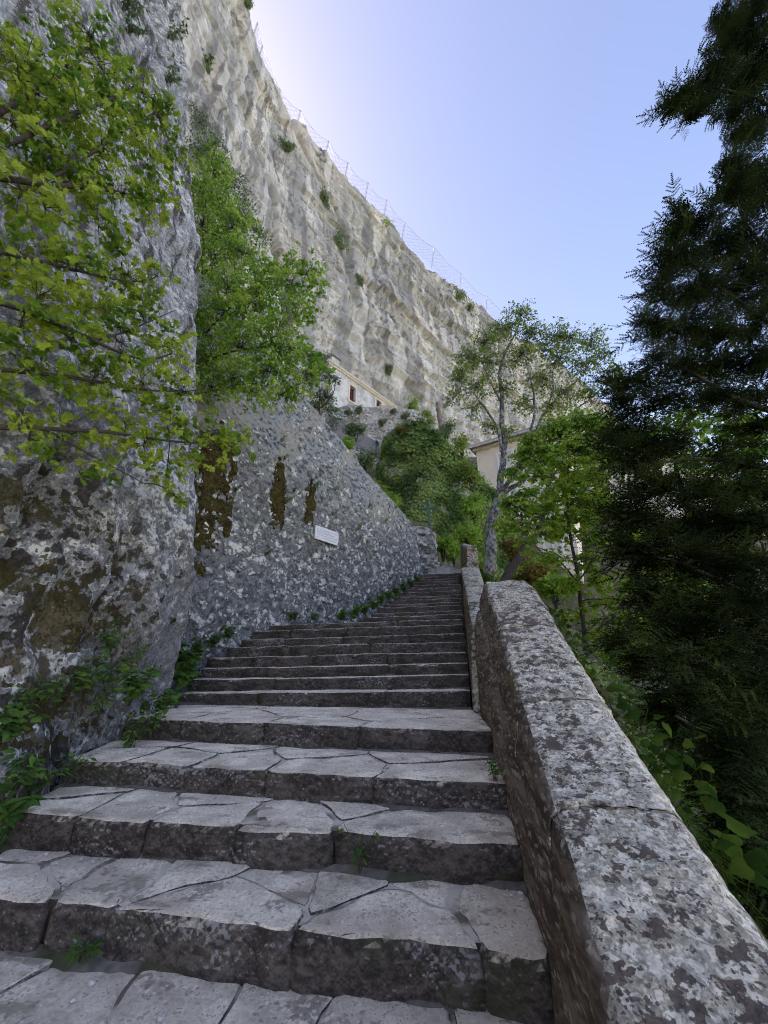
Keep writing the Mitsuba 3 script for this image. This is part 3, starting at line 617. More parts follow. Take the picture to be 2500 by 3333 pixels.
# cross
CB = np.array((-0.539,15.400,4.791)); CT = np.array((-0.634,15.400,6.246)); 
CT[0] = CB[0]-0.03
CR = thing('cross', 'slender dark teal metal cross before the ivy at the head of the stairs', 'cross')
put(CR, 'upright', box_mesh(CB[0]-.045, CB[0]+.045, CB[1]-.03, CB[1]+.03, CB[2]-.3, CT[2], 0.008), 'cross_paint')
hb = CT[2]-0.27*(CT[2]-CB[2])
put(CR, 'crossbar', box_mesh(CB[0]-.37, CB[0]-.046, CB[1]-.028, CB[1]+.028, hb-.045, hb+.045, 0.008), 'cross_paint')
put(CR, 'crossbar', box_mesh(CB[0]+.046, CB[0]+.37, CB[1]-.028, CB[1]+.028, hb-.045, hb+.045, 0.008), 'cross_paint')

# ------------------------------------------------------------------ walls, bastion, buildings up the slope
def strip_wall(base_pts, tops, bots, thick, nz_, seed, amp, seg=0.5, freq=1.2):
    """a wall along a plan polyline with varying top: front face, rounded top, back"""
    P = np.array(base_pts, float); s = np.r_[0, np.cumsum(np.linalg.norm(np.diff(P, axis=0), axis=1))]
    n = int(s[-1]/seg)+2; u = np.linspace(0, s[-1], n)
    c = np.stack([PchipInterpolator(s, P[:, q])(u) for q in range(2)], 1); tt = unit(np.gradient(c, axis=0)); nn = np.stack([tt[:, 1], -tt[:, 0]], 1)
    zt = np.interp(u, s, tops); zb = np.interp(u, s, bots)
    cols = []
    for w in np.linspace(0, 1, nz_): cols.append(np.c_[c, zb+(zt-zb)*w])
    cols.append(np.c_[c-nn*0.06, zt+0.05]); cols.append(np.c_[c-nn*(thick-0.06), zt+0.05]); cols.append(np.c_[c-nn*thick, zt-0.05]); cols.append(np.c_[c-nn*thick, zb])
    V = np.stack(cols, 1); N3 = np.c_[nn, 0*u]
    d = (nfbm(V*freq, 4, seed)-0.5)*2*amp
    V = V+N3[:, None]*d[..., None]; V[:, nz_-1:nz_+3, 2] += ((nfbm(V[:, nz_-1:nz_+3]*freq*1.3, 3, seed+3)-0.5)*amp*1.5)
    ends = []
    return V, grid_faces(*V.shape[:2])
def V2(V, f): return V.reshape(-1, 3), f

# low smooth wall of the zigzag path below the terrace
lw = [(-8.569,25.500,18.362), (-6.113,23.800,15.626), (-4.035,22.400,13.425)]
lb = [(-8.474,25.500,16.548), (-6.080,23.800,14.524), (-4.028,22.400,12.610)]
V, f = strip_wall([p[:2] for p in lw], [p[2] for p in lw], [p[2]-0.4 for p in lb], 0.4, 8, 5, 0.04, 0.3)
one('path_wall', V2(V, f), 'old_render', 'smooth grey path wall running down towards the ivy covered bastion', 'wall', smooth=40)

# terrace wall of bare rubble below the chapel
tw_ = [(-11.749,33.000,24.016), (-10.459,33.200,24.164), (-8.612,33.600,24.653), (-6.377,34.000,24.244), (-4.976,34.200,24.567), (-3.410,34.600,24.267), (-1.618,35.000,24.016), (-0.705,35.300,22.868), (0.023,35.600,21.970)]
V, f = strip_wall([p[:2] for p in tw_], [p[2] for p in tw_], [p[2]-8.5 for p in tw_], 0.8, 26, 8, 0.28, 0.3, 0.9)
TW = thing('terrace_wall', 'bare rubble terrace wall with tufts and ochre patches below the white chapel', 'wall')
put(TW, 'wall', V2(V, f), 'terrace_rubble', smooth=40)
rt = np.random.default_rng(77); ch = []
FV = V[:, :26]
for i in range(900):
    a, b = rt.uniform(0, FV.shape[0]-1.01), 25*(1-rt.random()*0.75); i0, j0 = int(a), int(min(b, 24)); p = FV[i0, j0]*(1-(a-i0))+FV[i0+1, j0]*(a-i0)
    r = rt.gamma(4, .03)+.05; v, fc = CH[i % 8]; R = basis(np.array([0.35, -0.9, 0.1])+rt.normal(0, .25, 3), rt.normal(0, 1, 3)); ch.append((v@(R.T*r)+p, fc))
put(TW, 'small_rubble', join(ch), 'rubble_stone', kind='stuff')

# round bastion covered with ivy
bc = np.array([-0.75, 23.2])
bz = []
ang_ = np.radians(np.linspace(172, 372, 80)); 
def bast_top(a): # a in degrees
    return np.interp(a, [172, 200, 214, 226, 250, 268, 280, 300, 318, 340, 372], [12.4, 12.7, 12.9, 13.15, 13.2, 13.05, 12.3, 10.9, 9.6, 8.6, 8.0])
BR = 3.25
A, H = np.meshgrid(ang_, np.linspace(0, 1, 60), indexing='ij')
TZ = bast_top(np.degrees(A)); BZ = 2.6+H*(TZ-2.6)
rad_ = BR+(1-H)*0.9+(nfbm(np.stack([np.cos(A)*2.0, np.sin(A)*2.0, BZ*0.5], -1), 4, 3)-0.5)*1.3+np.clip(np.degrees(A)-285, 0, 60)/60*1.2
BV = np.stack([bc[0]+rad_*np.cos(A), bc[1]+rad_*np.sin(A)*1.0, BZ], -1)
capin = BV[:, -1:]*1.0; cc_ = np.array([bc[0], bc[1], 0]); capr = np.concatenate([np.concatenate([cc_[:2]+(capin[..., :2]-cc_[:2])*k_, capin[..., 2:]+0.02], -1) for k_ in (0.9, 0.5, 0.05)], 1)
BVa = np.concatenate([BV, capr], 1)
BST = thing('bastion', 'round stone bastion with its left edge bare and the rest hidden under ivy', 'bastion')
put(BST, 'wall', V2(BVa, grid_faces(*BVa.shape[:2])), 'old_render', smooth=40)
ri = np.random.default_rng(12)
def heart(k=5):
    o = np.array([(0, 0), (.32, -.16), (.52, .06), (.50, .34), (.26, .62), (0, 1.0), (-.26, .62), (-.50, .34), (-.52, .06), (-.32, -.16)], float)
    v = np.vstack([np.c_[o, -0.42*np.abs(o[:, 0])-0.22*o[:, 1]**2], [[0, .36, 0.04]]]); n = len(o); i = np.arange(n)
    return v, np.stack([i, (i+1) % n, np.full(n, n)], -1)
def lite(): 
    return np.array([(0, 0, 0), (.42, .38, -.10), (0, 1, -.12), (-.42, .38, -.10), (0, .42, .04)], float), np.array([[0, 1, 4], [1, 2, 4], [2, 3, 4], [3, 0, 4]])
HEART, LITE = heart(), lite()
def ivy_scatter(gridV, n, rng, size, keep, lift):
    a = rng.uniform(0, gridV.shape[0]-1.001, n); b = rng.uniform(0, gridV.shape[1]-1.001, n); i, j = a.astype(int), b.astype(int)
    p = gridV[i, j]+(gridV[i+1, j]-gridV[i, j])*(a-i)[:, None]+(gridV[i, j+1]-gridV[i, j])*(b-j)[:, None]
    nn = unit(np.cross(gridV[i+1, j]-gridV[i, j], gridV[i, j+1]-gridV[i, j]))
    m = keep(p, a/gridV.shape[0], b/gridV.shape[1]); p, nn = p[m], nn[m]; n = len(p)
    c = np.array([bc[0], bc[1], 0]); sgn = np.sign(np.sum(nn*(p-c)*[1, 1, 0], 1)); nn = nn*sgn[:, None]
    N = nn*0.8+np.array([0, 0, .5])+rng.normal(0, .35, (n, 3)); tip = np.array([0, 0, -1.0])+rng.normal(0, .5, (n, 3))
    return spread(LITE, basis(N, tip), rng.uniform(*size, n), p+nn*(lift*rng.random(n)**2)[:, None])
def keep_b(p, a, b):
    bare = np.clip((0.24-a)/0.06, 0, 1)*np.clip((b-0.45)*4, 0, 1)+np.clip((b-0.94)/0.04, 0, 1)*np.clip((0.45-a)/0.1, 0, 1)
    gap = nfbm(p*0.8, 3, 4) < 0.34
    return (ri.random(len(p)) > bare) & ~(gap & (ri.random(len(p)) < 0.75))
IV = thing('ivy', 'dense green ivy hanging all over the round bastion behind the cross', 'ivy', kind='stuff')
scene[IV] = mikit.ply(join([ivy_scatter(BV, 42000, ri, (.12, .21), keep_b, 0.22), ivy_scatter(BV[:, 40:], 5000, ri, (.12, .24), lambda p, a, b: (a > .35) & (b > .3), .45)]), 'ivy_leaf')

# chapel under the cliff
TL, TR = np.array((-11.503,36.000,32.055)), np.array((-4.568,46.800,32.919))
TR[2] = TL[2]
cd = unit((TR-TL)*[1, 1, 0]); cn = np.array([cd[1], -cd[0], 0])
CL = float(np.linalg.norm((TR-TL)[:2]))+1.5
def chp(u0, u1, z0, z1, o0, o1, bev=0):
    m = box_mesh(u0, u1, o0, o1, z0, z1, bev); v = np.array(m.vertices)
    return TL*[1, 1, 0]+v[:, :1]*cd+v[:, 1:2]*cn+np.c_[v[:, :1]*0, v[:, :1]*0, v[:, 2:]], np.array(m.faces)
zt = TL[2]
CHA = thing('chapel', 'white plastered chapel with a cream cornice and small barred windows below the cliff', 'building')
# wall pieces around the two windows
def upos(px): return px
w1 = ((-9.968,38.450,29.520), (-9.400,38.900,29.567)); w2 = ((-7.852,42.050,30.487), (-7.352,42.600,30.680))
def uval(p): return float(np.dot((np.array(p)-TL)[:2], cd[:2]))
uw1 = (2.72, 3.66); zw1 = ((-9.751,38.900,28.691)[2], (-9.811,38.900,30.855)[2]); uw2 = (7.35, 8.35); zw2 = (zw1[0]-1.0, (-7.677,42.600,31.325)[2])
cols_ = [(-0.6, uw1[0], None), (*uw1, zw1), (uw1[1], uw2[0], None), (*uw2, zw2), (uw2[1], CL, None)]
wp = []
for a, b, zz in cols_:
    if zz is None: wp.append(chp(a, b, zt-9, zt-0.35, -5, 0))
    else: wp += [chp(a, b, zt-9, zz[0], -5, 0), chp(a, b, zz[1], zt-0.35, -5, 0), chp(a, b, zz[0], zz[1], -5, -0.45)]
put(CHA, 'wall', join(wp), 'chapel_plaster')
put(CHA, 'cornice', join([chp(-0.75, CL, zt-0.35, zt-0.12, -5, 0.16, .02), chp(-0.85, CL, zt-0.12, zt+0.12, -5, 0.30, .02)]), 'cream_trim')
put(CHA, 'roof', chp(-0.7, CL, zt+0.12, zt+0.32, -5, 0.12), 'roof_tile')
for (a, b), (z0, z1) in ((uw1, zw1), (uw2, zw2)):
    w = put(CHA, 'window', chp(a+.02, b-.02, z0+.02, z1-.02, -0.44, -0.40), 'dark_glass')
    put(w, 'surround', join([chp(a-.26, a, z0-.05, z1+.28, .0, .05), chp(b, b+.26, z0-.05, z1+.28, .0, .05), chp(a, b, z1, z1+.28, .0, .05), chp(a-.3, b+.3, z0-.28, z0-.05, .0, .12)]), 'cream_trim')
    n = 4
    for i in range(n): put(w, 'bar', chp(a+(b-a)*(i+.5)/n-.035, a+(b-a)*(i+.5)/n+.035, z0, z1, -.36, -.30), 'red_wood')
    for i in range(6): put(w, 'crossbar', chp(a, b, z0+(z1-z0)*(i+.5)/6-.035, z0+(z1-z0)*(i+.5)/6+.035, -.298, -.25), 'red_wood')
ck = put(CHA, 'chimney', chp(0.25, 1.45, zt+.32, zt+1.75, -1.7, -0.6, .02), 'chapel_plaster')
put(ck, 'cap', join([chp(0.35, 1.35, zt+1.75, zt+2.0, -1.6, -0.7), chp(0.1, 1.6, zt+2.0, zt+2.18, -1.85, -0.45, .02)]), 'old_render')

# convent building on the right, seen through the trees
EL = np.array((3.151,30.000,16.394)); ed = unit(np.array([0.906, -0.42, 0])); en = np.array([-0.42, -0.906, 0.0])
def cvt(u0, u1, z0, z1, o0, o1, bev=0):
    m = box_mesh(u0, u1, o0, o1, z0, z1, bev); v = np.array(m.vertices)
    return EL*[1, 1, 0]+v[:, :1]*ed+v[:, 1:2]*en+np.c_[v[:, :1]*0, v[:, :1]*0, v[:, 2:]], np.array(m.faces)
ez_ = EL[2]
CON = thing('convent', 'pale ochre convent facade with tall white framed windows behind the forked tree', 'building')
put(CON, 'wall', cvt(-0.1, 6.2, ez_-13, ez_-0.25, -7, 0), 'ochre_plaster')
rf = put(CON, 'roof', (lambda vv: vv)(cvt(-0.5, 6.6, ez_-0.02, ez_+0.20, -7.3, 0.6)), 'roof_tile')
put(rf, 'gutter', cvt(-0.5, 6.6, ez_-0.13, ez_+0.02, 0.602, 0.72, .01), 'grey_shutter')
put(CON, 'cornice', cvt(-0.3, 6.4, ez_-0.25, ez_-0.02, -7.1, 0.32, .02), 'cream_trim')
for r_ in range(4):
    for c_ in range(2):
        u = 1.7+c_*2.5; z1 = ez_-1.0-r_*3.4
        w = put(CON, 'window', cvt(u, u+1.0, z1-1.9, z1, .0, .03), 'pale_blind')
        put(w, 'frame', join([cvt(u-.17, u, z1-2.0, z1+.15, .0, .06), cvt(u+1, u+1.17, z1-2.0, z1+.15, .0, .06), cvt(u, u+1, z1, z1+.15, .0, .06), cvt(u, u+1, z1-2.0, z1-1.9, .0, .1), cvt(u+.46, u+.54, z1-1.9, z1, .031, .06)]), 'white_frame')

# rockfall fence along the cliff top
FE = thing('rockfall_fence', 'rockfall fence of thin posts and wire netting along the top edge of the cliff', 'fence')
posts = [((-21.123,24.272,76.000), 1.8), ((-21.377,26.331,76.000), 1.8), ((-21.083,31.359,76.000), 3.0), ((-19.217,34.666,76.000), 4.2), ((-16.079,39.289,76.000), 4.6), ((-13.554,42.533,76.000), 4.2), ((-10.739,46.217,76.000), 4.4), ((-7.842,49.546,76.000), 4.4), ((-4.874,53.471,76.000), 3.4), ((0.573,59.232,76.000), 3.2), ((6.214,67.100,74.000), 6.6), ((12.241,72.984,74.000), 5.4), ((21.031,81.445,74.000), 5.0)]
posts = [(np.array(p), h) for p, h in posts]
for p, h in posts:
    put(FE, 'post', tube([p-[0, 0, 1.5], p+[0.4, -0.3, h*0.5], p+[0.8, -0.6, h]], 0.10, 5), 'galvanised')
wires, cab = [], []
for (p, h), (q, g) in zip(posts[:-1], posts[1:]):
    n = max(4, int(np.linalg.norm(q-p)/0.9)); u = np.linspace(0, 1, n)[:, None]
    o = np.array([0.8, -0.6, 0])
    topc = (p+o+[0, 0, h])*(1-u)+(q+o+[0, 0, g])*u-np.array([0, 0, 1.0])*(4*u*(1-u))*0.28*min(h, g); botc = (p-[0, 0, .8])*(1-u)+(q-[0, 0, .8])*u
    cab.append(tube(topc, 0.04, 4, False))
    rows = 5
    G = [botc+(topc-botc)*k/rows for k in range(rows+1)]
    for i in range(n-1):
        for k in range(rows):
            a, b, c, d = G[k][i], G[k][i+1], G[k+1][i], G[k+1][i+1]
            wires.append(tube([a, d], 0.024, 3, False)); wires.append(tube([b, c], 0.024, 3, False))
put(FE, 'cable', join(cab), 'galvanised'); put(FE, 'netting', join(wires), 'galvanised', kind='stuff')

# ------------------------------------------------------------------ vegetation
def maple_template(seed):
    r = np.random.default_rng(seed)
    h = np.array([(.16, -.13), (.46, -.10), (.40, .07), (.80, .22), (.56, .36), (.62, .56), (.30, .48), (.36, .80), (.17, .78)])
    o = np.vstack([[0, 0], h, [0, 1.06], (h*[-1, 1])[::-1]]); o = o+r.normal(0, .025, o.shape)
    z = -r.uniform(.1, .35)*np.abs(o[:, 0])-r.uniform(.1, .35)*o[:, 1]**2+r.normal(0, .03, len(o))
    v = np.vstack([np.c_[o, z], [[0, .33, .02]]]); n = len(o); i = np.arange(n)
    f = np.stack([i, (i+1) % n, np.full(n, n)], -1)
    stalk = np.array([[0, 0, 0], [.025, 0, 0], [0, -.7, .22]]); 
    return np.vstack([v, stalk])-[0, 0, 0], np.vstack([f, [[n+1, n+2, n+3]]])
MAPLE = [maple_template(s) for s in range(5)]
def leaf_cloud(limbs, blobs, density, size, rng, flat=0.75, updown=0.7, twig_r=0.006, sub=0.42, per=7):
    """twigs from the nearest limb into each clump, leaves along the twigs"""
    samples = np.vstack([np.c_[wiggle(p, 30, 0, 1), np.linspace(r0, r1, 30)] for p, r0, r1 in limbs])
    twigs, P, Nn, Tt, S = [], [], [], [], []; rm = np.mean([q[3] for q in blobs])
    for x, y, z, r in blobs:
        c = np.array([x, y, z]); w = np.linalg.norm(samples[:, :3]-c, axis=1); a = samples[np.argmin(w+rng.uniform(0, .12*r, len(w)))]
        rr = min(max(twig_r*1.5, a[3]*0.35), twig_r*3)
        path = wiggle([a[:3], a[:3]*0.45+c*0.55+np.array([0, 0, .12*np.min(w)])+rng.normal(0, .06*r, 3), c], 8, 0.25*r, int(rng.integers(1e6)))
        if np.min(w) > 0.02: twigs.append(tube(path, np.linspace(rr, twig_r*0.8, 8), 4, False))
        n = max(3, int(density/per*np.clip((r/rm)**2, .25, 1.8)))
        for i in range(n):
            d = rng.normal(0, 1, 3); d = d/np.linalg.norm(d)*r*rng.uniform(.55, 1.08); d[2] *= flat
            s0 = path[rng.integers(3, 8)]; e = c+d
            q = wiggle([s0, (s0+e)/2+np.array([0, 0, .10*r])+rng.normal(0, .08*r, 3), e], 6, 0.1*r, int(rng.integers(1e6)))
            twigs.append(tube(q, np.linspace(twig_r*.6, twig_r*.28, 6), 3, False))
            for j in range(per):
                u = 5*(1-rng.random()**1.6*0.75); k = int(min(u, 4)); b = q[k]+(q[k+1]-q[k])*(u-k); ax = unit(q[min(k+1, 5)]-q[k])
                side = unit(np.cross(ax, [0, 0, 1.0]))*(1 if j % 2 else -1)
                s = size*rng.uniform(.6, 1.15); out = unit(side*rng.uniform(.3, 1)+ax*rng.uniform(.2, 1)+np.array([0, 0, -rng.uniform(0, .6)]))
                P.append(b+out*s*0.65); Tt.append(out); Nn.append(np.array([0, 0, updown])+rng.normal(0, .42, 3)+unit(d)*.2); S.append(s)
    return twigs, np.array(P), basis(np.array(Nn), np.array(Tt)), np.array(S)
def plant_tree(key, limbs, blobs, density, size, leaf, bark, seed, templates, parts=0, trunk_first=True, grow=1.0, twig_r=0.006, wig=0.08, k=7, **kw):
    rng = np.random.default_rng(seed); blobs = [(x, y, z, r*grow) for x, y, z, r in blobs]
    for i, (p, r0, r1) in enumerate(limbs):
        n = 16; q = wiggle(p, n, wig, seed+i); rr = np.linspace(r0, r1, n)*(1+0.12*(nfbm(np.c_[np.arange(n)*.7, np.arange(n)*0+i, np.arange(n)*0], 2, seed)-.5))
        put(key, 'trunk' if (i == 0 and trunk_first) else 'branch', tube(q, rr, k), bark, smooth=True)
    tw, P, R, S = leaf_cloud(limbs, blobs, density, size, rng, twig_r=twig_r, **kw)
    put(key, 'twigs', join(tw), bark, smooth=True, kind='stuff')
    order = np.argsort(-S/np.linalg.norm(P, axis=1)) if parts else np.arange(len(P))
    pick = order[:parts]
    if parts:
        sh = [mikit.ply(t, leaf, smooth=False) for t in templates]
        for i in pick:
            M = np.eye(4); M[:3, :3] = R[i]*S[i]; M[:3, 3] = P[i]; put_copy(key, 'leaf', sh[i % len(sh)], M)
    rest = np.setdiff1d(np.arange(len(P)), pick)
    put(key, 'foliage', join([spread(t, R[rest[rest % len(templates) == c]], S[rest[rest % len(templates) == c]], P[rest[rest % len(templates) == c]]) for c, t in enumerate(templates)]), leaf, kind='stuff')
    return key

# maple reaching in from the left in front of the rock
ML = thing('maple_tree', 'maple boughs with bright yellow green leaves reaching in from the left before the rock', 'tree')
limbs = [([(-2.900,1.452,1.477), (-2.900,1.320,2.152), (-2.950,1.203,2.814), (-3.000,1.071,3.545)], .05, .03),
         ([(-2.900,1.092,2.993), (-2.750,1.151,3.392), (-2.700,1.211,3.724), (-2.650,1.285,4.097), (-2.650,1.332,4.562), (-2.650,1.325,5.026)], .022, .006),
         ([(-2.800,1.118,2.744), (-2.600,1.224,3.207), (-2.550,1.321,3.597), (-2.500,1.448,4.048), (-2.500,1.582,4.546), (-2.500,1.726,5.071)], .020, .005),
         ([(-2.700,1.085,2.576), (-2.600,1.217,2.805), (-2.500,1.329,2.922), (-2.450,1.519,3.202), (-2.400,1.770,3.528), (-2.350,2.052,3.842)], .022, .006),
         ([(-2.500,1.329,2.922), (-2.500,1.455,3.326), (-2.450,1.550,3.727), (-2.400,1.653,4.139), (-2.400,1.793,4.679)], .012, .004),
         ([(-2.750,1.195,2.212), (-2.550,1.336,2.309), (-2.500,1.534,2.477), (-2.400,1.819,2.666), (-2.300,2.145,3.026)], .018, .005),
         ([(-2.750,1.296,1.905), (-2.500,1.404,1.970), (-2.450,1.620,2.056), (-2.350,1.860,2.091), (-2.300,2.119,2.179), (-2.200,2.409,2.453)], .022, .006),
         ([(-2.750,1.367,1.599), (-2.600,1.586,1.657), (-2.500,1.761,1.754), (-2.400,2.028,1.891), (-2.300,2.418,2.093), (-2.200,2.790,2.362)], .018, .005),
         ([(-2.800,1.500,1.213), (-2.550,1.664,1.288), (-2.450,1.889,1.405), (-2.350,2.115,1.515), (-2.250,2.415,1.636), (-2.150,2.778,1.795), (-2.050,3.325,2.109)], .020, .005),
         ([(-2.450,1.836,1.371), (-2.400,2.042,1.345), (-2.300,2.236,1.296), (-2.250,2.488,1.273)], .010, .003),
         ([(-2.350,1.860,2.091), (-2.300,2.016,2.318), (-2.300,2.247,2.676), (-2.300,2.441,2.985)], .010, .003)]
blobs = [(-2.800,1.103,3.925,0.172), (-2.750,1.148,3.784,0.192), (-2.700,1.225,4.281,0.185), (-2.650,1.312,4.816,0.176), (-2.650,1.505,4.699,0.197), (-2.700,1.292,3.831,0.202), (-2.700,1.241,3.357,0.187), (-2.600,1.429,3.900,0.212), (-2.550,1.634,4.453,0.198), (-2.500,1.804,4.809,0.185), (-2.450,1.949,4.809,0.147),
         (-2.500,1.585,3.791,0.194), (-2.450,1.805,4.197,0.201), (-2.600,1.374,3.277,0.193), (-2.400,2.163,4.625,0.122), (-2.500,1.529,3.249,0.190), (-2.400,1.780,3.496,0.185), (-2.350,2.052,3.842,0.165), (-2.550,1.330,2.802,0.178), (-2.550,1.508,2.776,0.179), (-2.450,1.723,3.066,0.174), (-2.550,1.420,2.394,0.174),
         (-2.450,1.688,2.575,0.184), (-2.400,1.965,2.878,0.171), (-2.300,2.169,3.073,0.131), (-2.500,1.572,2.221,0.179), (-2.400,1.888,2.440,0.192), (-2.300,2.149,2.640,0.162), (-2.500,1.540,1.884,0.160), (-2.400,1.740,2.012,0.174), (-2.300,2.043,2.227,0.173), (-2.250,2.400,2.517,0.171), (-2.500,1.709,1.722,0.156),
         (-2.400,1.972,1.899,0.174), (-2.300,2.280,2.077,0.183), (-2.200,2.629,2.274,0.164), (-2.500,1.685,1.429,0.130), (-2.350,2.196,1.712,0.171), (-2.250,2.562,1.886,0.168), (-2.150,3.042,2.083,0.178), (-2.050,3.437,2.185,0.137), (-2.450,1.991,1.439,0.135), (-2.300,2.460,1.584,0.158), (-2.200,2.858,1.783,0.152), (-2.500,1.830,1.214,0.114),
         (-2.300,2.188,1.272,0.118), (-2.250,2.686,1.460,0.123), (-2.250,2.940,1.285,0.094), (-2.150,3.145,1.905,0.120)]
plant_tree(ML, limbs, blobs, 132, 0.044, 'maple_leaf', 'dark_bark', 101, MAPLE, grow=1.55, updown=.45, parts=300, twig_r=0.004, wig=0.04, k=6, flat=0.8)

# second maple rooted in the notch between rock and wall
MM = thing('maple_tree', 'deep green maple growing from the notch between the rock face and the retaining wall', 'tree')
limbs = [([(-4.783,6.600,1.032), (-5.157,6.500,3.787), (-5.149,6.300,5.752), (-5.140,6.100,7.449), (-5.411,6.100,9.466), (-5.639,6.100,11.824)], .07, .012),
         ([(-5.026,6.200,6.647), (-4.297,5.900,7.005), (-3.553,5.600,7.226), (-2.806,5.400,7.184), (-2.181,5.300,6.822)], .025, .006),
         ([(-5.067,6.200,5.741), (-4.055,5.800,5.733), (-3.175,5.500,5.488), (-2.416,5.300,5.197), (-1.898,5.200,4.578)], .026, .006),
         ([(-5.118,6.300,5.196), (-4.001,5.900,4.991), (-3.195,5.600,4.734), (-2.597,5.400,4.251)], .02, .005),
         ([(-5.230,6.100,8.410), (-4.672,5.900,9.037), (-4.320,5.800,9.643)], .018, .005)]
blobs = [(-5.677,6.100,12.603,0.418), (-5.848,6.100,11.507,0.444), (-5.092,6.000,10.915,0.466), (-5.527,6.100,10.144,0.461), (-4.606,5.900,9.645,0.438), (-5.007,6.000,8.836,0.468), (-4.091,5.800,8.486,0.377), (-5.338,6.100,8.138,0.391), (-4.404,5.900,7.734,0.473), (-3.426,5.600,7.289,0.348), (-3.108,5.500,7.537,0.220), (-2.705,5.400,7.503,0.197), (-2.287,5.300,7.043,0.213), (-2.077,5.300,6.605,0.173),
         (-2.712,5.400,6.838,0.299), (-3.472,5.600,6.549,0.429), (-4.401,5.900,6.766,0.455), (-5.201,6.000,6.909,0.369), (-2.588,5.400,6.114,0.289), (-2.253,5.300,6.102,0.170), (-2.845,5.400,5.636,0.369), (-3.678,5.700,5.743,0.451), (-4.614,6.000,5.989,0.415), (-2.561,5.400,5.101,0.319), (-2.132,5.200,4.867,0.210), (-1.839,5.200,4.477,0.143), (-2.990,5.500,4.901,0.323), (-3.836,5.800,5.110,0.356), (-2.603,5.400,4.315,0.238), (-3.283,5.600,4.475,0.211), (-4.404,6.000,5.116,0.307), (-2.241,5.300,4.386,0.187)]
plant_tree(MM, limbs, blobs, 430, 0.056, 'maple_leaf_deep', 'dark_bark', 202, MAPLE, grow=1.65, updown=.5, parts=300, twig_r=0.005, wig=0.08)

# slender grey green tree behind it
SG = thing('slender_tree', 'slender grey green tree with small leaves rising behind the maple against the pale cliff', 'tree')
limbs = [([(-6.4, 10.6, 4.5), (-6.392,10.000,10.468), (-7.396,10.000,14.371), (-8.487,10.000,18.191), (-10.360,10.000,24.208)], .09, .012), ([(-7.153,10.000,13.519), (-6.599,10.000,15.039), (-6.283,9.800,16.412)], .03, .008)]
blobs = [(-10.529,10.000,24.263,0.814), (-10.255,10.000,21.814,0.705), (-9.411,10.000,22.247,0.706), (-8.626,10.000,20.047,0.740), (-7.739,10.000,18.788,0.651), (-9.546,10.000,19.462,0.670), (-7.151,9.900,16.770,0.679), (-6.421,9.800,15.399,0.532), (-8.083,10.000,17.328,0.696), (-6.368,9.800,13.908,0.571), (-5.859,9.800,12.581,0.440), (-8.380,10.000,15.764,0.614)]
plant_tree(SG, limbs, blobs, 420, 0.085, 'sage_leaf', 'dark_bark', 303, [LITE], twig_r=0.007)
SH = thing('shrub', 'blue green shrub growing behind the top edge of the retaining wall left of the chapel', 'shrub')
limbs = [([(-4.6, 14.2, 6.2), (-4.984,14.000,10.189), (-5.109,14.000,12.327)], .05, .01), ([(-4.984,14.000,10.189), (-4.401,13.800,10.610), (-4.307,13.800,11.561)], .03, .01)]
plant_tree(SH, limbs, [(-5.286,14.000,12.867,0.672), (-4.516,13.800,11.587,0.457), (-5.655,14.000,11.888,0.620), (-4.743,13.800,10.649,0.555), (-4.304,13.800,9.978,0.364), (-5.262,14.000,10.218,0.558), (-4.022,13.600,9.288,0.278), (-4.364,13.500,8.893,0.325)], 420, 0.09, 'sage_leaf', 'dark_bark', 304, [LITE], twig_r=0.008)

# forked tree at the head of the stairs
FT = thing('forked_tree', 'tree with a forked pale lichened trunk and sparse olive crown beyond the parapet', 'tree')
limbs = [([(1.309,13.200,2.021), (1.436,13.200,2.903), (1.588,13.200,3.933), (1.740,13.200,4.591), (1.920,13.200,5.086), (2.032,13.200,5.492)], .22, .165),
         ([(2.026,13.200,5.434), (2.052,13.200,5.806), (2.171,13.200,6.370), (2.258,13.200,6.926), (2.423,13.200,7.593), (2.393,13.200,8.049), (2.439,13.200,8.953), (2.548,13.300,10.741), (3.263,13.400,12.347), (3.716,13.500,13.740)], .13, .02),
         ([(2.227,13.200,7.041), (2.094,13.100,8.015), (1.814,13.000,8.679), (1.442,12.800,9.352), (1.050,12.700,10.105)], .06, .012),
         ([(2.059,13.200,5.352), (2.423,13.300,5.649), (2.912,13.400,5.978), (3.141,13.400,6.322), (3.390,13.400,6.803), (3.575,13.400,7.929), (4.027,13.400,8.718), (4.955,13.300,9.567), (5.974,13.200,10.964)], .09, .015),
         ([(2.093,13.200,5.488), (2.261,13.000,5.666), (2.602,12.900,6.118), (2.824,12.800,6.592), (3.008,12.800,7.118), (3.335,12.800,7.757), (3.475,12.700,9.284), (3.543,12.700,11.189)], .08, .015),
         ([(2.177,13.200,5.195), (2.710,13.000,5.249), (3.109,12.900,5.405), (3.621,12.800,5.718)], .045, .012),
         ([(4.027,13.400,8.718), (4.460,13.400,10.014), (4.755,13.400,11.296), (5.380,13.500,12.223)], .04, .01),
         ([(3.390,13.400,6.803), (4.159,13.400,7.873), (5.099,13.300,8.629), (6.044,13.200,9.390), (6.428,13.100,9.949)], .05, .01),
         ([(2.439,13.200,8.953), (2.169,13.300,10.069), (1.909,13.300,11.140), (1.865,13.300,12.076)], .04, .01),
         ([(1.741,13.200,4.602), (1.353,13.000,4.773), (1.181,12.900,4.614)], .022, .008)]
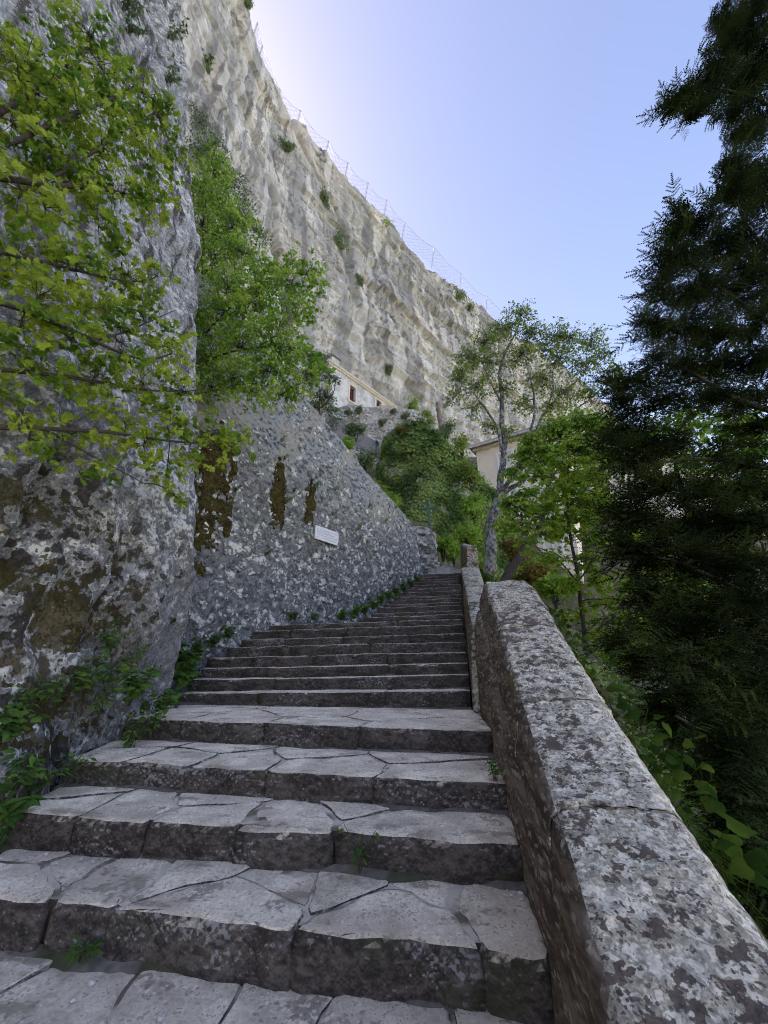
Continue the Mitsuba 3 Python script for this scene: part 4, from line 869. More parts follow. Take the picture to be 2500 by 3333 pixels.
blobs = [(3.632,13.500,13.551,0.643), (2.923,13.400,12.817,0.696), (2.120,13.300,12.197,0.651), (4.044,13.300,12.229,0.677), (1.299,13.000,11.189,0.630), (2.262,13.300,11.093,0.634), (3.264,13.000,10.997,0.652), (4.770,13.400,12.218,0.639), (5.470,13.500,12.053,0.637), (6.105,13.200,11.598,0.616), (6.223,13.200,10.697,0.521), (6.415,13.100,9.882,0.474), (4.825,13.400,10.987,0.658), (5.565,13.300,10.510,0.642), (0.910,12.700,9.895,0.522), (1.656,13.000,9.756,0.526),
         (2.578,13.200,9.659,0.527), (3.903,13.200,9.924,0.640), (4.896,13.300,9.395,0.573), (0.639,12.800,9.168,0.368), (1.295,13.000,8.761,0.390), (3.119,13.000,8.767,0.507), (4.287,13.400,8.785,0.549), (5.553,13.200,9.311,0.474), (1.854,13.100,8.038,0.384), (2.604,13.200,7.769,0.381), (3.344,12.900,7.269,0.388), (2.707,12.900,6.239,0.359), (3.155,13.400,6.699,0.330), (3.532,12.800,5.781,0.308), (1.004,12.700,10.455,0.423), (4.322,13.400,11.508,0.486)]
plant_tree(FT, limbs, blobs, 400, 0.09, 'olive_leaf', 'lichened_bark', 404, [LITE], grow=1.1, twig_r=0.011, wig=0.18, k=9, sub=.5, flat=.85)

# leaning dark tree between the forked tree and the sapling
LT = thing('leaning_tree', 'tree with a dark leaning trunk just right of the forked tree', 'tree')
limbs = [([(1.246,9.600,1.498), (1.501,9.600,1.957), (1.764,9.700,2.303), (2.017,9.800,2.623), (2.272,9.900,2.954), (2.536,10.000,3.419), (2.880,10.200,4.512), (3.400,10.400,5.601)], .115, .03),
         ([(2.272,9.900,2.954), (2.006,10.000,3.366), (1.742,10.000,3.716)], .03, .01), ([(2.880,10.200,4.512), (3.517,10.400,5.303), (4.235,10.500,6.076)], .035, .01), ([(2.536,10.000,3.419), (2.196,10.000,3.689), (2.075,10.000,3.952)], .03, .01), ([(2.805,10.200,4.250), (2.690,10.600,5.187), (2.658,10.800,5.995)], .025, .008)]
blobs = [(3.309,10.400,6.103,0.477), (3.960,10.500,6.406,0.482), (4.434,10.500,6.057,0.474), (3.009,10.300,5.291,0.421), (3.740,10.500,5.531,0.470), (4.323,10.500,5.195,0.462), (4.042,10.500,4.477,0.412), (2.237,10.000,4.028,0.302), (1.827,10.000,3.796,0.357), (2.335,10.000,3.597,0.329), (1.913,10.000,3.206,0.295), (1.499,9.800,3.080,0.260), (2.883,10.200,3.983,0.361), (4.146,10.500,3.765,0.402), (2.385,10.800,5.512,0.339), (2.701,10.800,5.992,0.378), (1.986,10.800,4.999,0.247), (2.851,10.600,5.466,0.366), (2.879,10.000,3.237,0.345), (3.415,10.200,4.474,0.364), (3.604,10.200,3.767,0.355), (2.671,10.200,4.708,0.296), (2.566,10.000,3.092,0.307), (4.615,10.500,5.077,0.417), (2.178,10.200,4.563,0.215)]
plant_tree(LT, limbs, blobs, 420, 0.075, 'shade_leaf', 'dark_bark', 505, MAPLE[:2], grow=1.25, twig_r=0.010, wig=0.12, k=8)

# sapling with fresh leaves
SP = thing('sapling', 'slim young maple with light fresh green leaves beyond the near end of the parapet', 'tree')
limbs = [([(1.854,6.200,0.119), (1.910,6.200,0.787), (1.917,6.200,1.142), (1.911,6.200,1.802), (1.988,6.200,2.511), (2.131,6.200,3.388)], .035, .006),
         ([(1.924,6.200,1.051), (1.703,6.100,1.310), (1.452,6.000,1.527), (1.199,5.900,1.557)], .014, .004), ([(1.918,6.200,1.097), (2.175,6.200,1.409), (2.352,6.200,1.685)], .014, .004),
         ([(1.911,6.200,1.802), (1.682,6.100,2.078), (1.545,6.100,2.238)], .01, .004), ([(1.958,6.200,2.252), (2.225,6.200,2.496), (2.505,6.200,2.796)], .01, .004), ([(1.997,6.200,2.511), (1.844,6.200,2.736), (1.765,6.200,2.851)], .009, .003)]
blobs = [(2.131,6.200,3.388,0.178), (1.930,6.200,3.006,0.230), (2.248,6.200,2.925,0.228), (2.477,6.200,2.771,0.166), (1.730,6.100,2.591,0.213), (2.074,6.200,2.559,0.268), (2.395,6.200,2.432,0.221), (1.522,6.100,2.240,0.210), (1.897,6.200,2.153,0.263), (2.290,6.200,2.080,0.217), (1.540,6.000,1.855,0.212), (1.926,6.200,1.753,0.257), (1.223,5.900,1.579,0.162), (2.352,6.200,1.685,0.212), (2.047,6.200,1.414,0.210), (1.555,6.000,1.338,0.205), (2.212,6.200,1.133,0.206), (1.782,6.100,0.993,0.203), (2.313,6.200,0.778,0.201), (1.922,6.200,0.657,0.175), (2.086,6.000,0.349,0.186), (1.656,6.000,0.619,0.153)]
plant_tree(SP, limbs, blobs, 84, 0.072, 'sapling_leaf', 'dark_bark', 606, MAPLE, grow=1.2, parts=300, twig_r=0.004, wig=0.05)

# broadleaf trees down the slope behind the yew
BT = [([(6.100,10.500,5.898,0.503), (6.790,10.500,6.220,0.504), (7.284,10.500,5.785,0.535), (5.932,10.000,4.886,0.428), (6.511,10.000,4.665,0.459), (5.523,10.500,5.004,0.411), (5.604,10.500,5.751,0.378)], (6.5, 10.5), 'shade_leaf', 'bright broadleaf tree showing through the gaps in the upper middle of the yew'),
      ([(6.362,8.500,4.638,0.462), (6.636,8.500,4.166,0.419), (6.106,8.500,3.920,0.386), (6.379,8.500,3.475,0.377), (6.976,8.500,4.731,0.393), (5.862,8.500,3.236,0.377)], (7.4, 8.4), 'shade_leaf', 'light green broadleaf tree behind the right hand side of the yew'),
      ([(3.983,9.000,2.490,0.365), (4.352,9.000,1.935,0.387), (3.844,9.000,1.497,0.351), (4.024,8.500,0.934,0.352), (4.614,8.500,1.387,0.355), (3.263,8.000,0.566,0.302), (2.698,7.500,0.143,0.254), (4.272,8.000,0.606,0.323), (3.157,7.500,0.094,0.251)], (4.6, 8.6), 'shade_leaf', 'low dark green broadleaf tree behind the lower left part of the yew')]
for i, (b, (tx, ty), lf, lab) in enumerate(BT):
    t = thing('broadleaf_tree', lab, 'tree'); c = np.array([q[:3] for q in b]); top = c[np.argmax(c[:, 2])]
    base = np.array([tx, ty, float(gz(np.array(tx), np.array(ty)))-.3])
    limbs = [([base, base*0.5+np.r_[c.mean(0)]*0.5+[.2, 0, 0], c.mean(0), top], .12, .03)]+[([c.mean(0), (c.mean(0)+q)/2+[0, 0, .1], q], .03, .01) for q in c[::3]]
    plant_tree(t, limbs, b, 330, 0.085, lf, 'dark_bark', 700+i, MAPLE[:2], grow=1.2, twig_r=0.009)

# the dark yew on the right
YW = thing('yew_tree', 'large dark yew with layered needled boughs filling the right side', 'tree')
def yew_plume(seed):
    """a flat drooping bough tip: needled shoots left and right of an axis"""
    r = np.random.default_rng(seed+50); parts = []; n = 9
    for i in range(n):
        u = (i+.6)/n; y = .46*u; z = -.10*u*u
        for sd in (-1, 1):
            if r.random() < .12: continue
            v, f = SP1[int(r.integers(3))]; k = (1.05-.6*u)*r.uniform(.75, 1.15); a = sd*(1.05-.35*u)+r.normal(0, .12)
            c, q = math.cos(a), math.sin(a); v = (v*k)@np.array([[c, -q, 0], [q, c, 0], [0, 0, 1.0]]); v[:, 2] += -v[:, 0]**2*1.2+r.normal(0, .01); parts.append((v+[0, y, z], f))
    v, f = SP1[0]; parts.append((v*.8+[0, .44, -.095], f))
    parts.append((np.array([[-.003, 0, 0], [.003, 0, 0], [0, .46, -.10]]), np.array([[0, 1, 2]])))
    return join(parts)
def shoot(seed):
    r = np.random.default_rng(seed); L = .19; tris = []; n = 7
    for i in range(n):
        for s in (-1, 1):
            p = np.array([0, L*(i+.5)/n, 0]); d = unit(np.array([s, r.uniform(.35, .8), r.uniform(-.2, .35)])); l = .034*(1.05-.4*i/n)*r.uniform(.8, 1.1); w = np.array([0, .0125, 0])
            tris.append([p-w, p+w, p+d*l])
    tris.append([[-.002, 0, 0], [.002, 0, 0], [0, L+.02, 0]])
    v = np.array(tris).reshape(-1, 3); return v, np.arange(len(v)).reshape(-1, 3)
SP1 = [shoot(s) for s in range(3)]
SPRAY = [yew_plume(s) for s in range(4)]
yl = [(3.010,4.600,-1.116), (3.665,4.800,0.441), (4.431,5.000,2.238), (5.434,5.100,5.184), (6.753,5.200,9.593), (7.855,5.200,13.777)]
ylimbs = [(yl, .16, .05), ([(6.526,5.200,8.305), (5.786,4.900,8.970), (5.011,4.700,9.153), (4.146,4.600,8.733)], .035, .008), ([(5.434,5.100,5.184), (4.817,4.900,5.668), (4.668,4.800,6.212), (4.601,4.700,6.481)], .04, .008), ([(4.937,5.000,3.778), (4.259,4.700,4.206), (3.794,4.600,4.715), (3.420,4.500,5.418)], .04, .008),
          ([(4.538,5.000,2.566), (3.856,4.700,2.830), (3.377,4.500,2.957), (2.887,4.400,3.340), (2.330,4.400,3.137)], .05, .008), ([(4.278,4.900,1.999), (3.400,4.500,2.024), (2.682,4.300,2.016), (2.104,4.200,1.937)], .04, .008), ([(3.616,4.800,0.290), (2.850,4.300,0.543), (2.231,4.000,0.792), (1.820,4.000,0.953)], .05, .01),
          ([(3.316,4.700,-0.404), (2.472,4.000,-0.119), (1.884,3.700,0.000), (1.587,3.600,0.068)], .04, .01), ([(3.085,4.600,-0.886), (2.138,3.600,-0.609), (1.713,3.300,-0.477), (1.454,3.200,-0.342)], .04, .01), ([(2.810,4.400,-1.279), (1.849,3.200,-0.940), (1.533,2.900,-0.832)], .03, .008)]
for i, (p, a, b) in enumerate(ylimbs): put(YW, 'branch' if i else 'trunk', tube(wiggle(p, 18, .12, 900+i), np.linspace(a, b, 18), 7), 'dark_bark', smooth=True)
yb = [(6.403,4.900,11.608,0.649), (5.890,4.900,10.710,0.457), (6.241,5.000,10.302,0.535), (5.668,4.900,9.383,0.431), (5.997,4.900,11.677,0.238), (5.253,4.800,9.682,0.272), (4.792,4.700,9.232,0.238), (4.337,4.600,8.845,0.196), (4.400,4.600,8.429,0.182), (4.806,4.700,8.728,0.206), (4.114,4.600,8.699,0.103), (5.199,4.800,8.593,0.258), (5.670,5.000,8.513,0.339), (5.323,4.900,8.163,0.204),
      (4.707,4.700,7.172,0.171), (4.949,4.800,7.060,0.262), (5.422,5.000,7.358,0.296), (5.257,5.000,6.803,0.336), (4.720,4.800,6.543,0.303), (4.408,4.700,6.529,0.120), (3.578,4.500,6.012,0.159), (3.423,4.500,5.602,0.208), (3.773,4.600,5.857,0.222), (4.119,4.700,6.056,0.235), (3.242,4.500,5.155,0.220), (3.500,4.500,5.104,0.260), (4.038,4.700,5.436,0.327), (4.530,4.800,5.719,0.379), (4.827,5.000,5.484,0.405),
      (2.973,4.500,4.635,0.206), (3.214,4.500,4.538,0.293), (3.660,4.600,4.628,0.350), (4.216,4.800,4.873,0.362), (4.610,5.000,4.744,0.389), (2.687,4.400,4.019,0.133), (2.840,4.400,3.896,0.240), (3.211,4.500,3.912,0.332), (3.642,4.600,3.996,0.336), (4.138,4.800,4.065,0.365), (2.674,4.400,3.461,0.170), (2.877,4.400,3.296,0.278), (3.274,4.500,3.328,0.318), (3.678,4.600,3.359,0.321), (4.135,4.800,3.563,0.314),
      (2.262,4.400,3.146,0.157), (2.464,4.400,3.121,0.192), (2.096,4.400,3.098,0.075), (2.080,4.300,2.744,0.150), (2.193,4.300,2.485,0.146), (1.972,4.300,2.345,0.146), (2.467,4.400,2.814,0.145), (1.954,4.200,1.948,0.181), (2.195,4.200,2.077,0.172), (2.546,4.300,2.216,0.135), (3.153,4.500,2.853,0.199), (3.764,4.700,2.972,0.261), (3.448,4.600,2.762,0.164), (2.757,4.400,2.783,0.161), (3.739,4.700,2.544,0.163), (3.003,4.400,2.117,0.118), (3.291,4.500,1.957,0.152), (1.933,4.100,1.586,0.194), (2.258,4.200,1.676,0.230), (2.608,4.300,1.591,0.256), (2.958,4.400,1.610,0.227), (3.326,4.500,1.663,0.230),
      (1.739,4.100,1.331,0.139), (2.014,4.100,1.284,0.228), (2.385,4.200,1.233,0.260), (2.776,4.300,1.246,0.263), (3.146,4.400,1.260,0.266), (1.611,4.000,0.991,0.132), (1.841,4.000,0.922,0.179), (2.142,4.000,0.852,0.242), (2.493,4.100,0.805,0.272), (2.933,4.300,0.833,0.282), (1.700,3.900,0.566,0.137), (1.913,3.900,0.507,0.203), (2.193,3.900,0.448,0.252), (2.526,4.000,0.402,0.255), (2.859,4.200,0.446,0.252),
      (1.667,3.700,0.236,0.176), (1.873,3.700,0.139,0.210), (2.128,3.700,0.091,0.230), (2.509,3.900,0.071,0.239), (1.599,3.500,-0.065,0.161), (1.788,3.500,-0.148,0.192), (2.078,3.600,-0.193,0.217), (2.332,3.700,-0.239,0.208), (1.571,3.300,-0.295,0.147), (1.755,3.300,-0.385,0.185), (2.001,3.400,-0.449,0.198), (1.552,3.100,-0.533,0.142), (1.701,3.100,-0.609,0.167), (1.869,3.200,-0.706,0.170), (1.546,2.900,-0.733,0.127), (1.624,2.900,-0.827,0.142), (1.440,2.700,-0.924,0.106), (1.411,2.600,-0.981,0.086),
      (1.576,4.400,0.198,0.145), (1.617,4.200,-0.052,0.146), (1.585,3.900,-0.330,0.131), (1.561,3.600,-0.528,0.124), (1.485,3.300,-0.728,0.110), (1.443,3.000,-0.809,0.106), (1.407,2.800,-0.912,0.096), (1.288,2.500,-0.970,0.083), (1.271,2.400,-1.010,0.065)]
yr_ = np.random.default_rng(44); P, Nn, Tt, S, sh_ = [], [], [], [], []
for x, y, z, r in yb:
    n = int((14+380*r*r)*(0.66 if z > 2.6 else 1.0 if z > 0 else 2.2)); c = np.array([x, y, z])
    axis = unit(c-np.array([4.6, 5.0, z+0.2])); 
    d = yr_.normal(0, 1, (n, 3)); d = unit(d)*(r*yr_.random((n, 1))**(1/2.4)); d[:, 2] *= 0.85
    tp = unit(axis*0.9+unit(d)*0.7+np.array([0, 0, -.15])+yr_.normal(0, .3, (n, 3))); P.append(c+d-tp*.25); Tt.append(tp)
    Nn.append(np.array([0, 0, 1.0])+yr_.normal(0, .40, (n, 3))); S.append(yr_.uniform(.65, 1.1, n)*(1 if z > 0 else .66)); sh_.append((yr_.random(n) < (0.17 if z < 2.2 else 0.02)) & (d[:, 2] > 0.1*r))  # mask picks upper sprays, mostly on low boughs, for the painted lit colour
P, Nn, Tt, S, sh_ = map(np.concatenate, (P, Nn, Tt, S, sh_)); R = basis(Nn, Tt)
idx = np.arange(len(P))
put(YW, 'needles', join([spread(SPRAY[c], R[(idx % 4 == c) & ~sh_], S[(idx % 4 == c) & ~sh_], P[(idx % 4 == c) & ~sh_]) for c in range(4)]), 'yew_needle', kind='stuff')
put(YW, 'lit_young_shoots', join([spread(SPRAY[c], R[(idx % 4 == c) & sh_], S[(idx % 4 == c) & sh_], P[(idx % 4 == c) & sh_]) for c in range(4)]), 'yew_lit_shoot', kind='stuff')


# ------------------------------------------------------------------ moss, tufts, herbs, vines
def moss_on_wall(u0, u1, z0, z1, seed, out=0.035):
    U, Z = np.meshgrid(np.linspace(u0, u1, 80), np.linspace(z0, z1, 140), indexing='ij'); a = (U-(u0+u1)/2)/((u1-u0)/2); b = (Z-z0)/(z1-z0)
    m = 1.0-np.abs(a)*(0.75+0.3*np.abs(2*b-1))-3.2*np.clip(np.abs(2*b-1)-0.55, 0, 1)+(nfbm(np.stack([U*7, Z*4.5, U*0], -1), 5, seed)-0.5)*3.0+(nfbm(np.stack([U*30, Z*24, U*0], -1), 3, seed+7)-0.5)*1.3
    h = np.clip(m, -0.25, 0.5)*2*out+(nfbm(np.stack([U*22, Z*22, U*0], -1), 3, seed+1)-0.5)*0.03
    return wpt(U, Z, wrel(U, Z)+h).reshape(-1, 3), grid_faces(80, 140)
for (p, q, lab, sd) in (((6.258,4.695), (6.711,2.564), 'brown hanging moss cushion on the wall, left of the one directly above the plaque', 3), ((5.221,4.460), (5.623,3.092), 'brown moss cushion on the wall directly above the plaque', 5), ((7.648,4.780), (8.588,1.349), 'broad brown moss growth on the wall beside the edge of the rock face', 9)):
    one('moss_patch', moss_on_wall(q[0]*0+min(p[0], q[0]), max(p[0], q[0]), min(p[1], q[1]), max(p[1], q[1]), sd), 'moss', lab, 'moss', smooth=True)
def herb(base, h, n, leaf, rng, spreadr=0.5, tmpl=None, lean=(0, 0, 0), leaves=7, wide=1.0):
    st, P, N, Tt, S = [], [], [], [], []
    for i in range(n):
        a = rng.uniform(0, 6.28); hh = h*rng.uniform(.55, 1.1); d = np.array([math.cos(a)*spreadr, math.sin(a)*spreadr, 1.0])+np.array(lean); tip = base+d*hh; mid = base+d*hh*0.5+np.array([0, 0, .12*hh])
        q = wiggle([base+rng.normal(0, .015, 3)*[1, 1, 0], mid, tip], 6, .03, int(rng.integers(1e6))); st.append(tube(q, np.linspace(.0035, .0015, 6), 3, False))
        for j in range(leaves):
            u = 1.2+3.7*(j+rng.random())/leaves; k = int(min(u, 4)); b = q[k]+(q[k+1]-q[k])*(u-k); a2 = rng.uniform(0, 6.28); o = np.array([math.cos(a2), math.sin(a2), rng.uniform(-.3, .35)])
            P.append(b+o*leaf*.25); Tt.append(o); N.append(np.array([0, 0, 1.0])+rng.normal(0, .35, 3)); S.append(leaf*rng.uniform(.6, 1.15))
    return join(st), spread(tmpl, basis(np.array(N), np.array(Tt)), np.array(S), np.array(P))
def add_herb(name, base, h, n, leaf, label, cat, seed, mat_='herb_leaf', tmpl=HEART, group=None, **kw):
    t = thing(name, label, cat, group); st, fo = herb(np.array(base, float), h, n, leaf, np.random.default_rng(seed), tmpl=tmpl, **kw)
    put(t, 'stems', st, 'dark_bark', kind='stuff'); put(t, 'foliage', fo, mat_, kind='stuff')
NT = (np.array([(0, 0, 0), (.24, .22, -.05), (.20, .5, -.08), (0, 1.0, -.25), (-.20, .5, -.08), (-.24, .22, -.05), (0, .4, .04)], float), np.array([[0, 1, 6], [1, 2, 6], [2, 3, 6], [3, 4, 6], [4, 5, 6], [5, 0, 6]]))
bank = 'herbs on the bank below the rock face'
NTH = 'first second third fourth fifth sixth seventh eighth ninth tenth eleventh twelfth thirteenth fourteenth fifteenth sixteenth seventeenth eighteenth nineteenth twentieth'.split()
for i, (p, h, n, lf) in enumerate(sorted([((-2.850,3.548,-0.385), .38, 9, .085), ((-2.900,3.313,-0.221), .34, 8, .08), ((-2.750,3.733,-0.653), .36, 9, .08), ((-2.900,3.217,-0.422), .30, 7, .075), ((-2.750,3.526,-0.713), .30, 7, .07), ((-2.800,3.922,-0.501), .28, 7, .07), ((-2.950,2.830,-0.317), .28, 6, .07), ((-2.950,3.071,-0.252), .28, 6, .06),
        ((-2.700,2.528,-0.795), .30, 9, .08), ((-2.700,2.717,-0.829), .24, 8, .06), ((-2.700,2.895,-0.822), .2, 7, .05), ((-2.850,2.541,-0.504), .26, 6, .07), ((-2.600,2.443,-0.903), .2, 6, .08), ((-2.950,2.661,-0.359), .25, 6, .07), ((-3.000,3.342,0.051), .32, 6, .05), ((-2.950,3.648,-0.055), .24, 6, .045)], key=lambda q: q[0][0]/q[0][1])):
    add_herb('herb', p, h, n, lf, f'leafy green herb on the bank below the rock face, {NTH[i]} from the left', 'herb', 1000+i, tmpl=NT if i % 3 else HEART, group=bank, lean=(.35, -.15, 0), leaves=9)
foot = 'plants at the foot of the retaining wall'
for i, (p, h, n, lf) in enumerate([((-3.415,5.100,-0.295), .34, 6, .13), ((-3.584,5.400,-0.118), .34, 6, .13), ((-3.772,5.900,0.043), .26, 6, .08), ((-3.964,6.600,0.195), .26, 7, .08), ((-4.048,7.200,0.400), .24, 7, .08), ((-4.072,7.800,0.548), .22, 6, .07), ((-3.984,8.400,0.771), .22, 7, .07), ((-3.681,8.500,0.801), .2, 7, .07), ((-3.336,8.600,0.818), .2, 7, .07), ((-2.915,8.700,0.808), .18, 6, .06),
        ((-2.292,8.700,0.813), .24, 8, .08), ((-2.043,8.800,0.857), .26, 8, .08), ((-1.845,9.000,0.953), .26, 8, .08), ((-1.691,9.300,1.099), .26, 8, .08), ((-1.577,9.700,1.267), .26, 8, .08), ((-1.446,10.100,1.414), .26, 8, .08), ((-1.300,10.500,1.568), .26, 8, .08), ((-1.169,11.200,1.813), .26, 7, .08), ((-1.028,11.900,2.075), .24, 7, .08), ((-0.890,12.600,2.347), .22, 6, .08)]):
    add_herb('herb', p, h, n, lf, f'green herb along the foot of the rubble wall, {NTH[i]} from the near end', 'herb', 1100+i, tmpl=HEART if i > 1 else MAPLE[0], group=foot, leaves=9)
GR = (np.array([(-.03, 0, 0), (.03, 0, 0), (.02, .5, .05), (0, 1, -.25)], float), np.array([[0, 1, 2], [0, 2, 3]]))
for i, (p, h, n, lf, lab, tm) in enumerate([((-0.50, 2.46, -1.00), .20, 5, .04, 'small bright fern at the foot of the riser, middle of the lower steps', NT), ((-1.58, 1.98, -1.16), .05, 9, .06, 'dry grass tuft growing out of a joint in the lowest riser', GR), ((0.24, 3.0, -0.70), .14, 6, .04, 'little fern in the corner where a lower step meets the parapet', NT),
        ((-3.208,4.750,-0.539), .12, 10, .035, 'low grassy weed on the landing at the foot of the rock nose', GR), ((-2.108,6.250,0.044), .08, 4, .04, 'tiny weed in a joint near the middle of the broad upper steps', NT), ((-2.824,6.700,0.120), .09, 5, .04, 'small weed left of the middle on the broad upper steps', NT), ((-0.858,10.000,1.335), .10, 6, .05, 'weed sprouting between the narrow far steps', NT), ((0.231,6.600,0.177), .12, 5, .04, 'small weed against the foot of the far parapet', NT), ((-3.250,4.000,-0.559), .16, 9, .05, 'clump of low herb where the landing meets the rock', NT), ((-3.136,4.100,-0.513), .16, 9, .05, 'low green herb beside the rock, next to the landing clump', NT), ((-2.606,2.550,-0.998), .10, 8, .10, 'thin grass tuft at the left end of the second step', GR)]):
    add_herb('weed', p, h, n, lf, lab, 'weed', 1200+i, tmpl=tm, leaves=7)
tf = 'tufts rooted in the face of the retaining wall'
for i, q in enumerate(sorted([(6.086,3.815), (5.351,4.253), (6.482,4.515), (4.664,4.345), (3.144,4.330), (3.599,3.526), (6.697,2.130), (1.685,4.772), (6.305,3.456), (3.534,3.248), (6.618,4.958), (4.713,3.614), (2.301,4.111), (7.659,3.297), (7.959,2.538), (5.520,4.045)], key=lambda q: -q[0])):
    add_herb('wall_tuft', wpt(np.array(q[0]), np.array(q[1]), np.array(.04)), .15, 9, .055, f'small dark green tuft rooted in the rubble wall face, {NTH[i]} from the left', 'plant', 1300+i, mat_='ivy_leaf', tmpl=NT, group=tf, lean=WN*0.8, leaves=6)
# shrubs and tufts on the cliff
for i, (q, r, lf, lab) in enumerate([((104.723,65.891), 1.3, 'sage_leaf', 'grey green shrub clinging to the upper cliff below the second run of fence'), ((111.270,62.894), 1.8, 'sage_leaf', 'tall green shrub on the middle of the cliff face'), ((114.720,57.889), 1.7, 'sage_leaf', 'shrub in a crack low on the cliff, below the tall one'), 
        ((90.984,54.978), 1.0, 'sage_leaf', 'tuft on the cliff just right of the upper rock face edge'), ((118.578,53.540), 1.3, 'sage_leaf', 'shrub on the cliff above the chapel'), ((125.301,74.700), 2.2, 'olive_leaf', 'yellowish shrub on the cliff edge against the sky'), ((145.938,71.767), 2.6, 'sage_leaf', 'bushes along the cliff edge left of the forked tree crown'), ((150.323,71.573), 2.4, 'sage_leaf', 'bushes on the cliff edge nearest the forked tree crown'), ((124.600,40.178), 1.2, 'sage_leaf', 'tuft in a small hollow of the cliff above the chapel roof'), ((93.323,73.797), 0.9, 'sage_leaf', 'tuft at the very top of the cliff edge in view')]):
    r *= .85
    c, n = cliff_point(q[0], min(q[1], 75.5), 0.1); rg = np.random.default_rng(1500+i); k = 460; lob = rg.normal(0, 1, (5, 3))*[.45, .45, .85]*r
    t = thing('cliff_shrub', lab, 'shrub'); r *= .62; d = lob[rg.integers(0, 5, k)]*rg.uniform(.3, 1, (k, 1))+rg.normal(0, .30, (k, 3))*r; d -= np.outer(np.minimum(d@n, 0), n)
    P = c+d+n*0.1; put(t, 'foliage', spread(LITE, basis(unit(d)+rg.normal(0, .5, (k, 3)), rg.normal(0, 1, (k, 3))), rg.uniform(.14, .36, k), P), lf, kind='stuff')
    put(t, 'stems', join([tube(wiggle([c-n*.8, c+n*.3, c+n*.4+d[j]*.8], 6, .1, j), np.linspace(.06, .02, 6), 3, False) for j in range(7)]), 'dark_bark', kind='stuff')
# tufts on the near rock
for i, (p, lab) in enumerate([((-4.350,3.396,9.763), 'grey green tuft on the upper rock face, lowest of four'), ((-4.700,3.427,11.557), 'grey green tuft on the upper rock face near its edge'), ((-4.400,2.681,9.541), 'grey green tuft on the upper rock face left of the edge'), ((-4.500,2.522,9.804), 'grey green tuft highest on the rock face')]):
    p = np.array(p); p[0] = float(rock_surface(np.array(p[1]), np.array(p[2])))+.02
    add_herb('rock_tuft', p, .34, 12, .07, lab, 'plant', 1600+i, mat_='sage_leaf', tmpl=NT, lean=(.9, -.2, -.5), leaves=8)
# plants on the terrace, bastion and slope
def bush(name, c, r, leaf, lab, seed, size=.12, k=700, cat='shrub', stem=0.5, flat=.8):
    rg = np.random.default_rng(seed); c = np.array(c, float); t = thing(name, lab, cat)
    cl = c+unit(rg.normal(0, 1, (9, 3)))*r*rg.uniform(.3, .75, (9, 1))*[1, 1, flat]
    d = unit(rg.normal(0, 1, (k, 3)))*(r*.5*rg.random((k, 1))**.45); P = cl[rg.integers(0, 9, k)]+d*[1, 1, flat]
    put(t, 'foliage', spread(LITE, basis(unit(P-c)*.6+np.array([0, 0, .6])+rg.normal(0, .45, (k, 3)), rg.normal(0, 1, (k, 3))), rg.uniform(.6, 1.2, k)*size, P), leaf, kind='stuff')
    put(t, 'stems', join([tube(wiggle([c-[0, 0, r*stem+r*.6], c-[0, 0, r*.2], q], 6, .08*r, j), np.linspace(.03, .01, 6)*(r+.4), 4, False) for j, q in enumerate(cl)]), 'dark_bark', kind='stuff')
